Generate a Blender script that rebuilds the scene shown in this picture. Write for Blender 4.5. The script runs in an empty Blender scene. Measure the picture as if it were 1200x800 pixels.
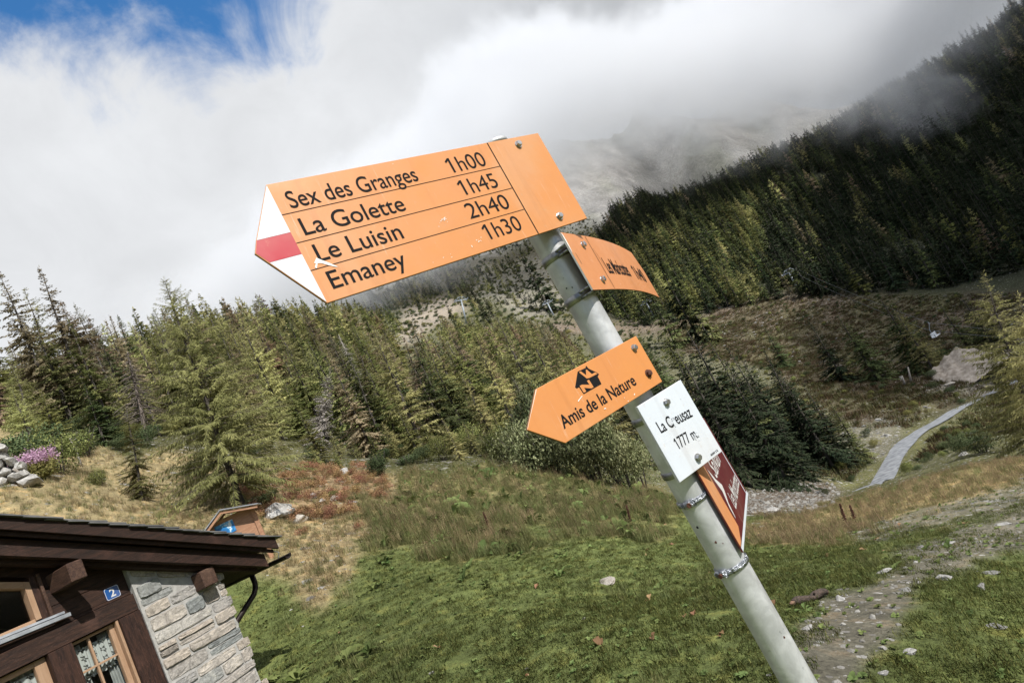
import bpy, bmesh, math, random
import numpy as np
from mathutils import Vector, Matrix

R = math.radians
random.seed(7)
rng = np.random.default_rng(7)
sc = bpy.context.scene
COL = sc.collection

# ------------------------------------------------------------------ camera
FPX, PITCH, ROLL = 705.32, 0.130452, 0.462232          # focal length in photo pixels (1200 wide), radians
_cp, _sp, _cr, _sr = math.cos(PITCH), math.sin(PITCH), math.cos(ROLL), math.sin(ROLL)
CF = np.array([0, _cp, _sp]); _u0 = np.array([0, -_sp, _cp]); _r0 = np.array([1.0, 0, 0])
CR = _cr * _r0 - _sr * _u0
CU = _sr * _r0 + _cr * _u0
cam = bpy.data.cameras.new('camera')
cam.sensor_width = 36.0; cam.lens = 36.0 * FPX / 1200.0
cam.clip_start = 0.05; cam.clip_end = 20000
camo = bpy.data.objects.new('camera', cam); COL.objects.link(camo)
m = Matrix(((CR[0], CU[0], -CF[0], 0), (CR[1], CU[1], -CF[1], 0), (CR[2], CU[2], -CF[2], 0), (0, 0, 0, 1)))
camo.matrix_world = m
sc.camera = camo

# ------------------------------------------------------------------ light and sky
SUN_AZ, SUN_EL = R(133), R(44)                          # azimuth clockwise from +Y
SUN = np.array([math.sin(SUN_AZ) * math.cos(SUN_EL), math.cos(SUN_AZ) * math.cos(SUN_EL), math.sin(SUN_EL)])
sl = bpy.data.lights.new('sun', 'SUN'); sl.energy = 4.4; sl.angle = R(0.53); sl.color = (1.0, 0.965, 0.905)
so = bpy.data.objects.new('sun', sl); COL.objects.link(so)
so.rotation_euler = Vector(SUN).to_track_quat('Z', 'Y').to_euler()
sc.view_settings.view_transform = 'Standard'
sc.view_settings.look = 'None'
sc.view_settings.exposure = 0.45
sc.view_settings.gamma = 1.0
sc.cycles.use_denoising = True
sc.cycles.max_bounces = 18
sc.cycles.diffuse_bounces = 3
sc.cycles.volume_bounces = 16
sc.cycles.volume_step_rate = 0.45
sc.cycles.transparent_max_bounces = 8


def rays(u, v):
    u = np.asarray(u, float); v = np.asarray(v, float)
    d = CF + ((u - 600) / FPX)[..., None] * CR - ((v - 400) / FPX)[..., None] * CU
    return d / np.linalg.norm(d, axis=-1, keepdims=True)


def at(u, v, d):
    """the point on the line of sight through photo pixel (u, v) at horizontal distance d"""
    r = rays(u, v)
    return r * (d / np.hypot(r[..., 0], r[..., 1]))[..., None]


def to_px(P):
    P = np.asarray(P, float)
    z = P @ CF
    z = np.where(z > 0.05, z, np.nan)
    return 600 + FPX * (P @ CR) / z, 400 - FPX * (P @ CU) / z


world = bpy.data.worlds.new('World'); sc.world = world; world.use_nodes = True
nt = world.node_tree
for n in list(nt.nodes): nt.nodes.remove(n)
def N(t, typ, **k):
    n = t.nodes.new(typ)
    for a, b in k.items(): setattr(n, a, b)
    return n
def mth(t, op, a, b=None, c=None, clamp=False):
    n = N(t, 'ShaderNodeMath', operation=op, use_clamp=clamp)
    for i, s in enumerate((a, b, c)):
        if s is None: continue
        if isinstance(s, (int, float)): n.inputs[i].default_value = s
        else: t.links.new(s, n.inputs[i])
    return n.outputs[0]
def mixc(t, f, a, b, mode='MIX'):
    n = N(t, 'ShaderNodeMix', data_type='RGBA', blend_type=mode)
    for i, s in ((0, f), (6, a), (7, b)):
        if isinstance(s, (int, float)): n.inputs[i].default_value = s
        elif isinstance(s, tuple): n.inputs[i].default_value = (*s[:3], 1)
        else: t.links.new(s, n.inputs[i])
    return n.outputs[2]
def noise(t, vec, scale, detail=5, rough=0.55, dist=0.0):
    n = N(t, 'ShaderNodeTexNoise'); n.inputs['Scale'].default_value = scale; n.inputs['Detail'].default_value = detail
    n.inputs['Roughness'].default_value = rough; n.inputs['Distortion'].default_value = dist
    if vec is not None: t.links.new(vec, n.inputs['Vector'])
    return n.outputs['Fac']
def ramp(t, f, *stops):
    n = N(t, 'ShaderNodeValToRGB'); e = n.color_ramp.elements
    while len(e) < len(stops): e.new(0.5)
    for i, (p, c) in enumerate(stops):
        e[i].position = p; e[i].color = (*c, 1) if isinstance(c, tuple) else (c, c, c, 1)
    t.links.new(f, n.inputs[0]); return n.outputs[0]
def maprange(t, v, a, b, c=0.0, d=1.0, smooth=True):
    n = N(t, 'ShaderNodeMapRange', interpolation_type='SMOOTHSTEP' if smooth else 'LINEAR')
    t.links.new(v, n.inputs[0])
    for i, x in enumerate((a, b, c, d)): n.inputs[i + 1].default_value = x
    return n.outputs[0]

SKY_STRENGTH = 0.15
tc = N(nt, 'ShaderNodeTexCoord').outputs['Generated']
sky = N(nt, 'ShaderNodeTexSky', sky_type='NISHITA'); sky.sun_disc = False
sky.sun_elevation = SUN_EL; sky.sun_rotation = SUN_AZ; sky.altitude = 1777; sky.air_density = 1.0; sky.dust_density = 0.3; sky.ozone_density = 2.0
def dotdir(vec):
    n = N(nt, 'ShaderNodeVectorMath', operation='DOT_PRODUCT'); nt.links.new(tc, n.inputs[0]); n.inputs[1].default_value = tuple(vec); return n.outputs['Value']
# clear sky opens towards one side of the sky; elsewhere a closed deck of cloud with soft lumps
big = noise(nt, tc, 2.6, 7, 0.58, 0.3)
fine = noise(nt, tc, 7.5, 7, 0.6, 0.5)
clear_dir = rays(110, -125)
clr = dotdir(clear_dir)
clr = mth(nt, 'ADD', clr, mth(nt, 'MULTIPLY', mth(nt, 'SUBTRACT', big, 0.5), 0.060))
clr = mth(nt, 'ADD', clr, mth(nt, 'MULTIPLY', mth(nt, 'SUBTRACT', fine, 0.5), 0.050))
hole = maprange(nt, clr, 0.968, 0.992)                         # 1 = blue
grey_dir = rays(1150, 60)
gr = mth(nt, 'ADD', dotdir(grey_dir), mth(nt, 'MULTIPLY', mth(nt, 'SUBTRACT', big, 0.5), 0.35))
gr = maprange(nt, gr, 0.62, 1.02)
cloudc = ramp(nt, gr, (0.0, (4.0, 4.08, 4.2)), (0.5, (3.35, 3.45, 3.6)), (1.0, (1.9, 1.98, 2.1)))
shade = ramp(nt, fine, (0.25, 0.90), (0.75, 1.05))
cloudc = mixc(nt, 1.0, cloudc, shade, 'MULTIPLY')
# rear half of the sky: fair-weather blue with scattered cloud
sep = N(nt, 'ShaderNodeSeparateXYZ'); nt.links.new(tc, sep.inputs[0])
rear = maprange(nt, sep.outputs['Y'], -0.15, -0.75)
rear = mth(nt, 'MULTIPLY', rear, maprange(nt, big, 0.60, 0.42))
cover = mth(nt, 'MULTIPLY', mth(nt, 'SUBTRACT', 1.0, hole), mth(nt, 'SUBTRACT', 1.0, rear))
skyc = mixc(nt, 1.0, sky.outputs[0], (0.42, 0.90, 1.15), 'MULTIPLY')
mixed = mixc(nt, cover, skyc, cloudc)
bg = N(nt, 'ShaderNodeBackground'); nt.links.new(mixed, bg.inputs[0]); bg.inputs[1].default_value = SKY_STRENGTH
wo = N(nt, 'ShaderNodeOutputWorld'); nt.links.new(bg.outputs[0], wo.inputs[0])

# ------------------------------------------------------------------ helpers
def mat(name):
    M = bpy.data.materials.new(name); M.use_nodes = True
    t = M.node_tree
    return M, t, t.nodes['Principled BSDF']

def simple(name, c1, c2=None, scale=8.0, rough=0.6, metal=0.0, detail=5, stretch=None, bump=0.0, spec=None, lo=0.35, hi=0.65):
    M, t, b = mat(name)
    b.inputs['Roughness'].default_value = rough; b.inputs['Metallic'].default_value = metal
    if spec is not None: b.inputs['Specular IOR Level'].default_value = spec
    if c2 is None: b.inputs['Base Color'].default_value = (*c1, 1); return M
    vec = N(t, 'ShaderNodeTexCoord').outputs['Object']
    if stretch:
        mp = N(t, 'ShaderNodeMapping'); mp.inputs['Scale'].default_value = stretch; t.links.new(vec, mp.inputs[0]); vec = mp.outputs[0]
    f = noise(t, vec, scale, detail)
    t.links.new(ramp(t, f, (lo, c1), (hi, c2)), b.inputs['Base Color'])
    if bump:
        bp = N(t, 'ShaderNodeBump'); bp.inputs['Strength'].default_value = bump; bp.inputs['Distance'].default_value = 0.02
        t.links.new(f, bp.inputs['Height']); t.links.new(bp.outputs[0], b.inputs['Normal'])
    return M

def mesh_np(name, V, F, mats=(), mi=None, smooth=False, attrs=None):
    """V (n,3); F list of arrays, each (k, 3) or (k, 4)"""
    me = bpy.data.meshes.new(name)
    V = np.asarray(V, np.float32)
    F = [np.asarray(f, np.int32) for f in F if len(f)]
    me.vertices.add(len(V)); me.vertices.foreach_set('co', V.ravel())
    tot = np.concatenate([np.full(len(f), f.shape[1], np.int32) for f in F]) if F else np.zeros(0, np.int32)
    loops = np.concatenate([f.ravel() for f in F]) if F else np.zeros(0, np.int32)
    me.loops.add(len(loops)); me.loops.foreach_set('vertex_index', loops)
    me.polygons.add(len(tot))
    st = np.zeros(len(tot), np.int32); st[1:] = np.cumsum(tot)[:-1]
    me.polygons.foreach_set('loop_start', st); me.polygons.foreach_set('loop_total', tot)
    for q in mats: me.materials.append(q)
    if mi is not None: me.polygons.foreach_set('material_index', np.asarray(mi, np.int32))
    me.polygons.foreach_set('use_smooth', np.full(len(tot), smooth))
    for an, (typ, dom, data) in (attrs or {}).items():
        a = me.attributes.new(an, typ, dom)
        a.data.foreach_set('color' if 'COLOR' in typ else ('vector' if 'VECTOR' in typ else 'value'), np.asarray(data).ravel())
    me.update(calc_edges=True); me.validate()
    return me

def tag(o, label=None, cat=None, group=None, kind=None):
    if label: o['label'] = label
    if cat: o['category'] = cat
    if group: o['group'] = group
    if kind: o['kind'] = kind
    return o

def link(name, data, parent=None, loc=None):
    o = bpy.data.objects.new(name, data); COL.objects.link(o)
    if parent: o.parent = parent
    if loc is not None: o.location = loc
    return o

def empty(name, matrix=None, loc=None):
    o = bpy.data.objects.new(name, None); COL.objects.link(o); o.empty_display_size = 0.2
    if matrix is not None: o.matrix_world = matrix
    elif loc is not None: o.location = loc
    return o

def frame_matrix(o, x, y, z):
    return Matrix(((x[0], y[0], z[0], o[0]), (x[1], y[1], z[1], o[1]), (x[2], y[2], z[2], o[2]), (0, 0, 0, 1)))

class MB:
    """collects shapes for one mesh"""
    def __init__(s): s.bm = bmesh.new()
    def box(s, x0, x1, y0, y1, z0, z1, mi=0, bev=0.0):
        r = bmesh.ops.create_cube(s.bm, size=1.0)
        for v in r['verts']:
            v.co = Vector(((x0 + x1) / 2 + v.co.x * (x1 - x0), (y0 + y1) / 2 + v.co.y * (y1 - y0), (z0 + z1) / 2 + v.co.z * (z1 - z0)))
        fs = {f for v in r['verts'] for f in v.link_faces}
        for f in fs: f.material_index = mi
        if bev:
            es = list({e for f in fs for e in f.edges})
            q = bmesh.ops.bevel(s.bm, geom=es, offset=bev, segments=1, affect='EDGES', profile=0.5)
            for f in q['faces']: f.material_index = mi
        return s
    def prism(s, poly, y0, y1, mi=0):
        """polygon in x,z extruded along y"""
        a = [s.bm.verts.new((x, y0, z)) for x, z in poly]; b = [s.bm.verts.new((x, y1, z)) for x, z in poly]
        n = len(poly)
        fs = [s.bm.faces.new(a), s.bm.faces.new(b[::-1])]
        for i in range(n): fs.append(s.bm.faces.new((a[i], b[i], b[(i + 1) % n], a[(i + 1) % n])))
        for f in fs: f.material_index = mi
        return s
    def tube(s, pts, rad, seg=12, mi=0, caps=True):
        pts = [Vector(p) for p in pts]; rad = rad if hasattr(rad, '__len__') else [rad] * len(pts)
        rings = []
        up = None
        for i, p in enumerate(pts):
            d = (pts[min(i + 1, len(pts) - 1)] - pts[max(i - 1, 0)]).normalized()
            if up is None: up = d.orthogonal().normalized()
            up = (up - d * up.dot(d)).normalized(); w = d.cross(up)
            rings.append([s.bm.verts.new(p + (up * math.cos(2 * math.pi * k / seg) + w * math.sin(2 * math.pi * k / seg)) * rad[i]) for k in range(seg)])
        for a, b in zip(rings, rings[1:]):
            for k in range(seg):
                f = s.bm.faces.new((a[k], a[(k + 1) % seg], b[(k + 1) % seg], b[k])); f.material_index = mi; f.smooth = True
        if caps:
            f = s.bm.faces.new(rings[0][::-1]); f.material_index = mi
            f = s.bm.faces.new(rings[-1]); f.material_index = mi
        return s
    def quad(s, a, b, c, d, mi=0):
        f = s.bm.faces.new([s.bm.verts.new(p) for p in (a, b, c, d)]); f.material_index = mi; return s
    def build(s, name, mats, parent=None, loc=None):
        me = bpy.data.meshes.new(name)
        bmesh.ops.recalc_face_normals(s.bm, faces=s.bm.faces)
        s.bm.to_mesh(me); s.bm.free()
        for q in (mats if isinstance(mats, (list, tuple)) else [mats]): me.materials.append(q)
        return link(name, me, parent, loc)

def vnoise(x, y, seed=0):
    """value noise in [-1, 1]"""
    xi = np.floor(x).astype(np.int64); yi = np.floor(y).astype(np.int64)
    fx = x - xi; fy = y - yi
    fx = fx * fx * (3 - 2 * fx); fy = fy * fy * (3 - 2 * fy)
    def h(a, b):
        n = (a * 374761393 + b * 668265263 + seed * 1442695041) & 0x7fffffff
        n = ((n ^ (n >> 13)) * 1274126177) & 0x7fffffff
        return ((n ^ (n >> 16)) & 0xffff) / 32767.5 - 1
    return (h(xi, yi) * (1 - fx) + h(xi + 1, yi) * fx) * (1 - fy) + (h(xi, yi + 1) * (1 - fx) + h(xi + 1, yi + 1) * fx) * fy
def fbm(x, y, oct=4, seed=0):
    s = 0; a = 1.0; t = 0
    for i in range(oct):
        s = s + a * vnoise(x * 2 ** i + 17 * i, y * 2 ** i - 31 * i, seed + i); t += a; a *= 0.5
    return s / t

def in_poly(u, v, poly):
    u = np.nan_to_num(u, nan=-1e6); v = np.nan_to_num(v, nan=-1e6)
    r = np.zeros(np.shape(u), bool); n = len(poly)
    for i in range(n):
        x0, y0 = poly[i]; x1, y1 = poly[(i + 1) % n]
        if y0 == y1: continue
        c = ((y0 > v) != (y1 > v)) & (u < (x1 - x0) * (v - y0) / (y1 - y0) + x0)
        r ^= c
    return r

# ------------------------------------------------------------------ terrain
# survey points: photo pixel on the ground and its horizontal distance in metres
SURVEY = [
 (930,790,4.5),(1190,790,4.6),(700,790,5.2),(500,790,7.5),(400,790,9),(300,790,11.5),(950,703,7),(1190,700,7),(1190,640,9.5),(1200,545,20),
 (1090,590,17),(990,615,17),(870,625,17),(780,590,20),(800,700,8.5),(600,700,10),(600,600,20),(600,560,27),(690,575,24),(450,700,12),(450,620,19),
 (450,560,28),(380,660,15),(330,600,22),(400,545,32),(283,590,22),(200,600,22),(100,600,20),(0,560,22),(100,530,30),(0,500,40),(200,540,30),
 (240,462,60),(350,478,60),(450,474,62),(270,415,92),(350,414,102),(300,378,155),(400,374,190),(430,530,50),(450,402,135),(545,380,280),(480,400,220),(520,440,100),(600,500,45),(600,540,32),(600,420,150),
 (640,370,330),(600,310,520),(560,335,450),(690,250,650),(660,190,800),(720,180,850),(750,230,700),(740,120,1000),(500,300,620),(420,330,500),
 (850,90,1150),(800,140,900),(600,150,950),
 (720,285,480),(800,240,520),(900,190,530),(1000,165,530),(800,290,400),(900,250,420),(1000,220,430),(1100,200,430),(1200,180,430),(1100,100,560),(1200,70,580),
 (1300,0,600),(1300,200,430),(790,350,330),(850,352,310),(937,342,290),(1000,340,280),(1100,340,270),(1200,330,260),
 (850,400,230),(950,420,190),(1050,400,210),(1000,450,150),(1100,430,170),(1200,420,170),(1120,440,150),
 (1035,572,70),(1050,530,82),(1075,505,92),(1110,487,104),(1150,466,122),(1200,445,150),(960,560,74),(900,545,76),(800,470,125),(740,400,270),(760,375,300),
 (930,590,48),(880,610,32),(1200,535,50),(1130,525,62),(1035,575,24),(1085,560,22),(1130,550,21),(960,606,18),(700,540,60),(780,560,55),(660,470,90),(720,440,160),(850,560,62)]
_pts = [(math.degrees(math.atan2(*at(u, v, d)[:2])), d, at(u, v, d)[2]) for u, v, d in SURVEY]
# unseen ground round about
for az, prof in {-75: [(3,-1.7),(8,-0.6),(20,4),(45,13),(100,30),(250,75),(600,190),(1500,480),(4000,900)],
                 75: [(3,-2.6),(8,-4.0),(20,-8),(45,-17),(100,-34),(200,-42),(350,-10),(600,60),(1500,250),(4000,600)],
                 -45: [(60,16),(120,36),(250,78),(500,115),(1000,150),(4000,300)], -30: [(150,45),(250,76),(500,122),(1000,170),(4000,400)],
                 -18: [(200,53),(300,80),(500,132),(1000,270),(4000,600)], -10: [(500,135),(1000,330)], 30: [(900,120),(1500,170),(4000,400)], 45: [(900,150),(1500,230),(4000,500)],
                 20: [(800,60),(1200,150)], 0: [(2000,780),(4500,1000)], 12: [(2000,780),(4500,1000)], 55: [(60,-22),(130,-36),(220,-30),(400,20)]}.items():
    _pts += [(az, d, z) for d, z in prof]
for az in range(-60, 61, 15): _pts.append((az, 2.2, -2.02 - 0.006 * (az + 20)))
_P = np.array(_pts)
_A = np.c_[_P[:, 0] / 12.0, np.log(_P[:, 1]) * 2.2]
_E = _P[:, 2] / _P[:, 1]
def _kern(r): return r
_K = _kern(np.hypot(_A[:, None, 0] - _A[None, :, 0], _A[:, None, 1] - _A[None, :, 1]))
_K += np.eye(len(_A)) * -0.06
_B = np.c_[np.ones(len(_A)), _A]
_S = np.block([[_K, _B], [_B.T, np.zeros((3, 3))]])
_W = np.linalg.solve(_S, np.r_[_E, 0, 0, 0])
def _eldirect(az, d):
    q = np.c_[np.ravel(az) / 12.0, np.log(np.ravel(d)) * 2.2]
    out = np.empty(len(q))
    for i in range(0, len(q), 20000):
        p = q[i:i + 20000]
        k = _kern(np.hypot(p[:, None, 0] - _A[None, :, 0], p[:, None, 1] - _A[None, :, 1]))
        out[i:i + 20000] = k @ _W[:-3] + np.c_[np.ones(len(p)), p] @ _W[-3:]
    return out.reshape(np.shape(az))
ROADBED = None
def ground_z(x, y):
    z = ground_raw(x, y)
    if ROADBED is None: return z
    x = np.asarray(x, float); y = np.asarray(y, float)
    cx_, cy_, cz_ = ROADBED
    near = (x > cx_.min() - 8) & (x < cx_.max() + 8) & (y > cy_.min() - 8) & (y < cy_.max() + 8)
    if not np.any(near): return z
    xs, ys = x[near], y[near]
    D_ = np.hypot(xs[:, None] - cx_[None], ys[:, None] - cy_[None]); k_ = D_.argmin(1); dm = D_[np.arange(len(k_)), k_]
    w_ = np.clip((dm - 1.7) / 3.8, 0, 1); w_ = w_ * w_ * (3 - 2 * w_)
    zz_ = np.array(z, float); zz_[near] = (cz_[k_] - 0.10) * (1 - w_) + zz_[near] * w_
    return zz_
def ground_raw(x, y):
    x = np.asarray(x, float); y = np.asarray(y, float)
    d = np.maximum(np.hypot(x, y), 1e-3); az = np.degrees(np.arctan2(x, y))
    dd = np.clip(d, 2.2, 5000)
    a = np.clip(az, -70, 70)
    e = _eldirect(a, dd)
    out = np.abs(az) > 70
    if np.any(out):
        f = np.mod(az - 70, 360) / 220.0; f = np.clip(f, 0, 1)
        e2 = _eldirect(np.full_like(az, 70.0), dd) * (1 - f) + _eldirect(np.full_like(az, -70.0), dd) * f
        e = np.where(out, e2, e)
    z = e * dd
    z = np.where(d < 2.2, -2.02 + (z + 2.02) * np.clip(d / 2.2, 0, 1) ** 2, z)
    w = np.clip(d / 60, 0, 1)
    z = z + 0.05 * fbm(x * 0.7, y * 0.7, 4, 3) * np.clip(d / 6, 0, 1) + w * 0.7 * fbm(x / 14, y / 14, 4, 5) * np.clip(d / 90, 0.2, 1)
    z = z + np.clip((d - 60) / 90, 0, 1) * (0.9 * fbm(x / 7, y / 7, 3, 41) + 1.3 * np.abs(fbm(x / 24, y / 24, 3, 43)))
    z = z + np.clip((d - 150) / 300, 0, 1) * 4.0 * fbm(x / 55, y / 55, 4, 9) + np.clip((d - 520) / 200, 0, 1) * (14 * fbm(x / 160, y / 160, 4, 11) + 16 * (0.5 - np.abs(fbm(x / 45, y / 45, 5, 13))) + 5 * fbm(x / 9, y / 9, 3, 14))
    return z
def ground(x, y): return float(ground_z(np.array([x]), np.array([y]))[0])
def gpt(u, v, d):
    p = at(u, v, d); return np.array([p[0], p[1], ground(p[0], p[1])])
def hit(u, v):
    """where the line of sight through a pixel first meets the ground"""
    r = rays(u, v); ds = np.exp(np.linspace(math.log(2.5), math.log(2500), 900))
    h = np.hypot(r[0], r[1]); P = r[None] * (ds / h)[:, None]
    below = np.nonzero(P[:, 2] < ground_z(P[:, 0], P[:, 1]))[0]
    i = below[0] if len(below) else len(ds) - 1
    x, y = P[i, :2]
    return np.array([x, y, ground(x, y)])

# what grows or lies where (outlines in photo pixels, each with the range of distance it holds for)
ZONES = {
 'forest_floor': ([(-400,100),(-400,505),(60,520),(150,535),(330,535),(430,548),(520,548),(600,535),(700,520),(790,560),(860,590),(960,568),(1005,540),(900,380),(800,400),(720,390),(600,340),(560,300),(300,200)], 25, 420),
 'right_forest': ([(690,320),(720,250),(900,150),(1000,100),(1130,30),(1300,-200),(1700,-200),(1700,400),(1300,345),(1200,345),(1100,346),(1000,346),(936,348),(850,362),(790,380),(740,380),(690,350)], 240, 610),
 'dry': ([(-400,500),(0,505),(140,535),(330,540),(420,552),(520,560),(600,548),(560,600),(440,600),(400,690),(330,690),(250,640),(-400,720)], 11, 45),
 'redheath': ([(270,560),(300,548),(430,550),(445,585),(400,612),(310,604)], 14, 50),
 'path': ([(395,588),(445,575),(440,610),(415,665),(380,710),(350,700),(365,640)], 10, 40),
 'tall': ([(425,592),(480,560),(560,548),(640,545),(760,565),(800,600),(770,625),(640,615),(560,650),(480,640),(430,650)], 12, 40),
 'stony': ([(920,800),(935,735),(1000,690),(1060,650),(1120,615),(1200,585),(1400,520),(1500,640),(1200,640),(1080,690),(1020,760),(1000,830)], 3, 22),
 'strip': ([(1000,622),(1060,606),(1200,565),(1300,540),(1300,566),(1200,583),(1060,626),(1000,640)], 8, 30),
 'ochre': ([(860,625),(900,605),(960,592),(1040,575),(1200,530),(1300,500),(1300,545),(1200,566),(1060,606),(990,630),(920,640)], 10, 40),
 'gravel': ([(835,600),(860,580),(930,562),(975,562),(985,578),(965,598),(945,610),(880,655),(840,650)], 20, 80),
 'whitestone': ([(990,500),(1040,486),(1062,505),(1040,530),(1000,545),(975,520)], 60, 200),
 'heath': ([(770,380),(850,362),(930,345),(1250,345),(1250,445),(1110,470),(1040,500),(990,500),(900,430),(800,410)], 95, 330),
 'track': ([(630,376),(700,378),(760,380),(850,358),(930,342),(1010,346),(1010,354),(900,358),(830,376),(760,392),(640,392)], 180, 400),
 'heap': ([(1082,452),(1100,425),(1122,412),(1160,410),(1180,450),(1150,462),(1100,462)], 90, 210),
 'leftscree': ([(480,352),(520,340),(545,360),(500,392),(465,410),(470,385)], 120, 420),
 'leftscree2': ([(560,310),(640,300),(690,360),(620,372),(560,350)], 250, 700),
}
JIT = {'tall': 26.0, 'dry': 16.0, 'redheath': 26.0, 'path': 12.0, 'ochre': 12.0, 'stony': 18.0, 'strip': 9.0}
def zone_mask(name, P, jit=None):
    jit = JIT.get(name, 6.0) if jit is None else jit
    poly, d0, d1 = ZONES[name]
    u, v = to_px(P); d = np.hypot(P[..., 0], P[..., 1])
    s = 30.0
    ax_, ay_ = P[..., 0] * 1.3 * np.minimum(1, 25 / d), P[..., 1] * 1.3 * np.minimum(1, 25 / d)
    u = u + jit * 1.6 * fbm(ax_, ay_, 4, 21); v = v + jit * 1.6 * fbm(ax_, ay_, 4, 33)
    return in_poly(u, v, poly) & (d > d0) & (d < d1)

# the road's course, needed before the ground is laid
ROAD = [(1025,592,59),(1031,580,65),(1036,571,70),(1050,530,82),(1075,505,92),(1110,487,104),(1150,466,122),(1200,446,146),(1260,425,170)]
rp = np.array([gpt(*q)[:2] for q in ROAD]); tt = np.linspace(0, len(rp) - 1, 240)
ri = np.minimum(tt.astype(int), len(rp) - 2); rf_ = tt - ri
def crom(P, i, f):
    P0 = P[np.maximum(i - 1, 0)]; P1 = P[i]; P2 = P[i + 1]; P3 = P[np.minimum(i + 2, len(P) - 1)]; f = f[:, None]
    return 0.5 * (2 * P1 + (P2 - P0) * f + (2 * P0 - 5 * P1 + 4 * P2 - P3) * f ** 2 + (3 * P1 - P0 - 3 * P2 + P3) * f ** 3)
rc = crom(rp, ri, rf_); tg = np.gradient(rc, axis=0); tg /= np.linalg.norm(tg, axis=1, keepdims=True); nr = np.c_[-tg[:, 1], tg[:, 0]]
zc = ground_z(rc[:, 0], rc[:, 1]); kz = np.hanning(61); kz /= kz.sum(); zc = np.convolve(np.pad(zc, 30, mode='reflect', reflect_type='odd'), kz, 'valid')
ROADBED = (rc[::3, 0], rc[::3, 1], zc[::3])

_azs = np.r_[np.arange(-180, -60, 3.0), np.arange(-60, 62, 0.4), np.arange(63, 180, 3.0)]
_ds = np.r_[0.6, 1.3, np.exp(np.linspace(math.log(2.0), math.log(4500), 340))]
AZ, DD = np.meshgrid(np.radians(_azs), _ds, indexing='ij')
TX, TY = np.sin(AZ) * DD, np.cos(AZ) * DD
TZ = ground_z(TX, TY)
TP = np.stack([TX, TY, TZ], -1)
na, nd = AZ.shape
lawn = np.array([0.125, 0.150, 0.048])
base = np.empty((na, nd, 3)); base[:] = lawn
rock = np.zeros((na, nd))
def paint(mask, c, r=None):
    base[mask] = c
    if r is not None: rock[mask] = r
D2 = DD
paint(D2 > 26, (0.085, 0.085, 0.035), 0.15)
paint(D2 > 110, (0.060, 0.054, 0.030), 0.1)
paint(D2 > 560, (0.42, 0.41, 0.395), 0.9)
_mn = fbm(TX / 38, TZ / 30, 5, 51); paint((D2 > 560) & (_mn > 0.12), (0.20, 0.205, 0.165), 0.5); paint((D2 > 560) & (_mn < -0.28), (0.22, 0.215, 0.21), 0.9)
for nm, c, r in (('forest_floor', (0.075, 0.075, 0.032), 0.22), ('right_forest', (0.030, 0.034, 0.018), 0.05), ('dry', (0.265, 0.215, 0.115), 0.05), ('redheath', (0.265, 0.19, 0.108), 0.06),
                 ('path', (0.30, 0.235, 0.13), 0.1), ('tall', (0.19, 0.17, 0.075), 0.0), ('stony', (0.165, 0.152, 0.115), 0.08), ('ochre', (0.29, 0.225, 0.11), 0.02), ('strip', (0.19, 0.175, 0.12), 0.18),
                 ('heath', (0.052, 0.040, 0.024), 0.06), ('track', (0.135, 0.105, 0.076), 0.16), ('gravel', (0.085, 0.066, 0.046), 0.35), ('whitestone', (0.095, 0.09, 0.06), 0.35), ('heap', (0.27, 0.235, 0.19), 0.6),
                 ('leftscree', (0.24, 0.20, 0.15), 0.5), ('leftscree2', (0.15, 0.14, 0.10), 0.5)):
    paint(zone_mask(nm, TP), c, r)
# soften the borders
_hn = fbm(TX / 9, TY / 9, 4, 57); _hm = zone_mask('heath', TP)
paint(_hm & (_hn > 0.16), (0.085, 0.080, 0.036), 0.1); paint(_hm & (_hn < -0.30), (0.12, 0.085, 0.058), 0.3)
for _ in range(2):
    for arr in (base, rock):
        a = arr.copy(); a[1:-1] = 0.5 * arr[1:-1] + 0.25 * (arr[2:] + arr[:-2]); b = a.copy(); b[:, 1:-1] = 0.5 * a[:, 1:-1] + 0.25 * (a[:, 2:] + a[:, :-2]); arr[:] = b
idx = np.arange(na * nd).reshape(na, nd); nx = np.roll(idx, -1, 0)
quads = np.stack([idx[:, :-1], idx[:, 1:], nx[:, 1:], nx[:, :-1]], -1).reshape(-1, 4)
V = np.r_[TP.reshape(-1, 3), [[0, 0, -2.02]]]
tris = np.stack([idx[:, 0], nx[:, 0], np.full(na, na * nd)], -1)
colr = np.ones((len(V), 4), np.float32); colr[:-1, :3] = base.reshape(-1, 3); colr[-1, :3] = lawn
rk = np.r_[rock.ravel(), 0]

M_ground, t, b = mat('ground_cover')
pos = N(t, 'ShaderNodeNewGeometry').outputs['Position']
ca = N(t, 'ShaderNodeAttribute', attribute_name='cover').outputs['Color']
ra = N(t, 'ShaderNodeAttribute', attribute_name='rock').outputs['Fac']
n1 = noise(t, pos, 0.35, 8, 0.62); n2 = noise(t, pos, 3.0, 8, 0.65); n3 = noise(t, pos, 22.0, 6, 0.7); n4 = noise(t, pos, 0.035, 8, 0.65)
c = mixc(t, 1.0, ca, ramp(t, n1, (0.32, 0.72), (0.68, 1.30)), 'MULTIPLY')
c = mixc(t, 1.0, c, ramp(t, n2, (0.3, 0.62), (0.7, 1.4)), 'MULTIPLY')
c = mixc(t, 1.0, c, ramp(t, n3, (0.3, 0.55), (0.7, 1.5)), 'MULTIPLY')
c = mixc(t, 1.0, c, ramp(t, n4, (0.32, 0.65), (0.68, 1.35)), 'MULTIPLY')
c = mixc(t, maprange(t, n2, 0.5, 0.72, 0, 0.45), c, mixc(t, 1.0, c, (1.5, 1.05, 0.75), 'MULTIPLY'))
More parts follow.
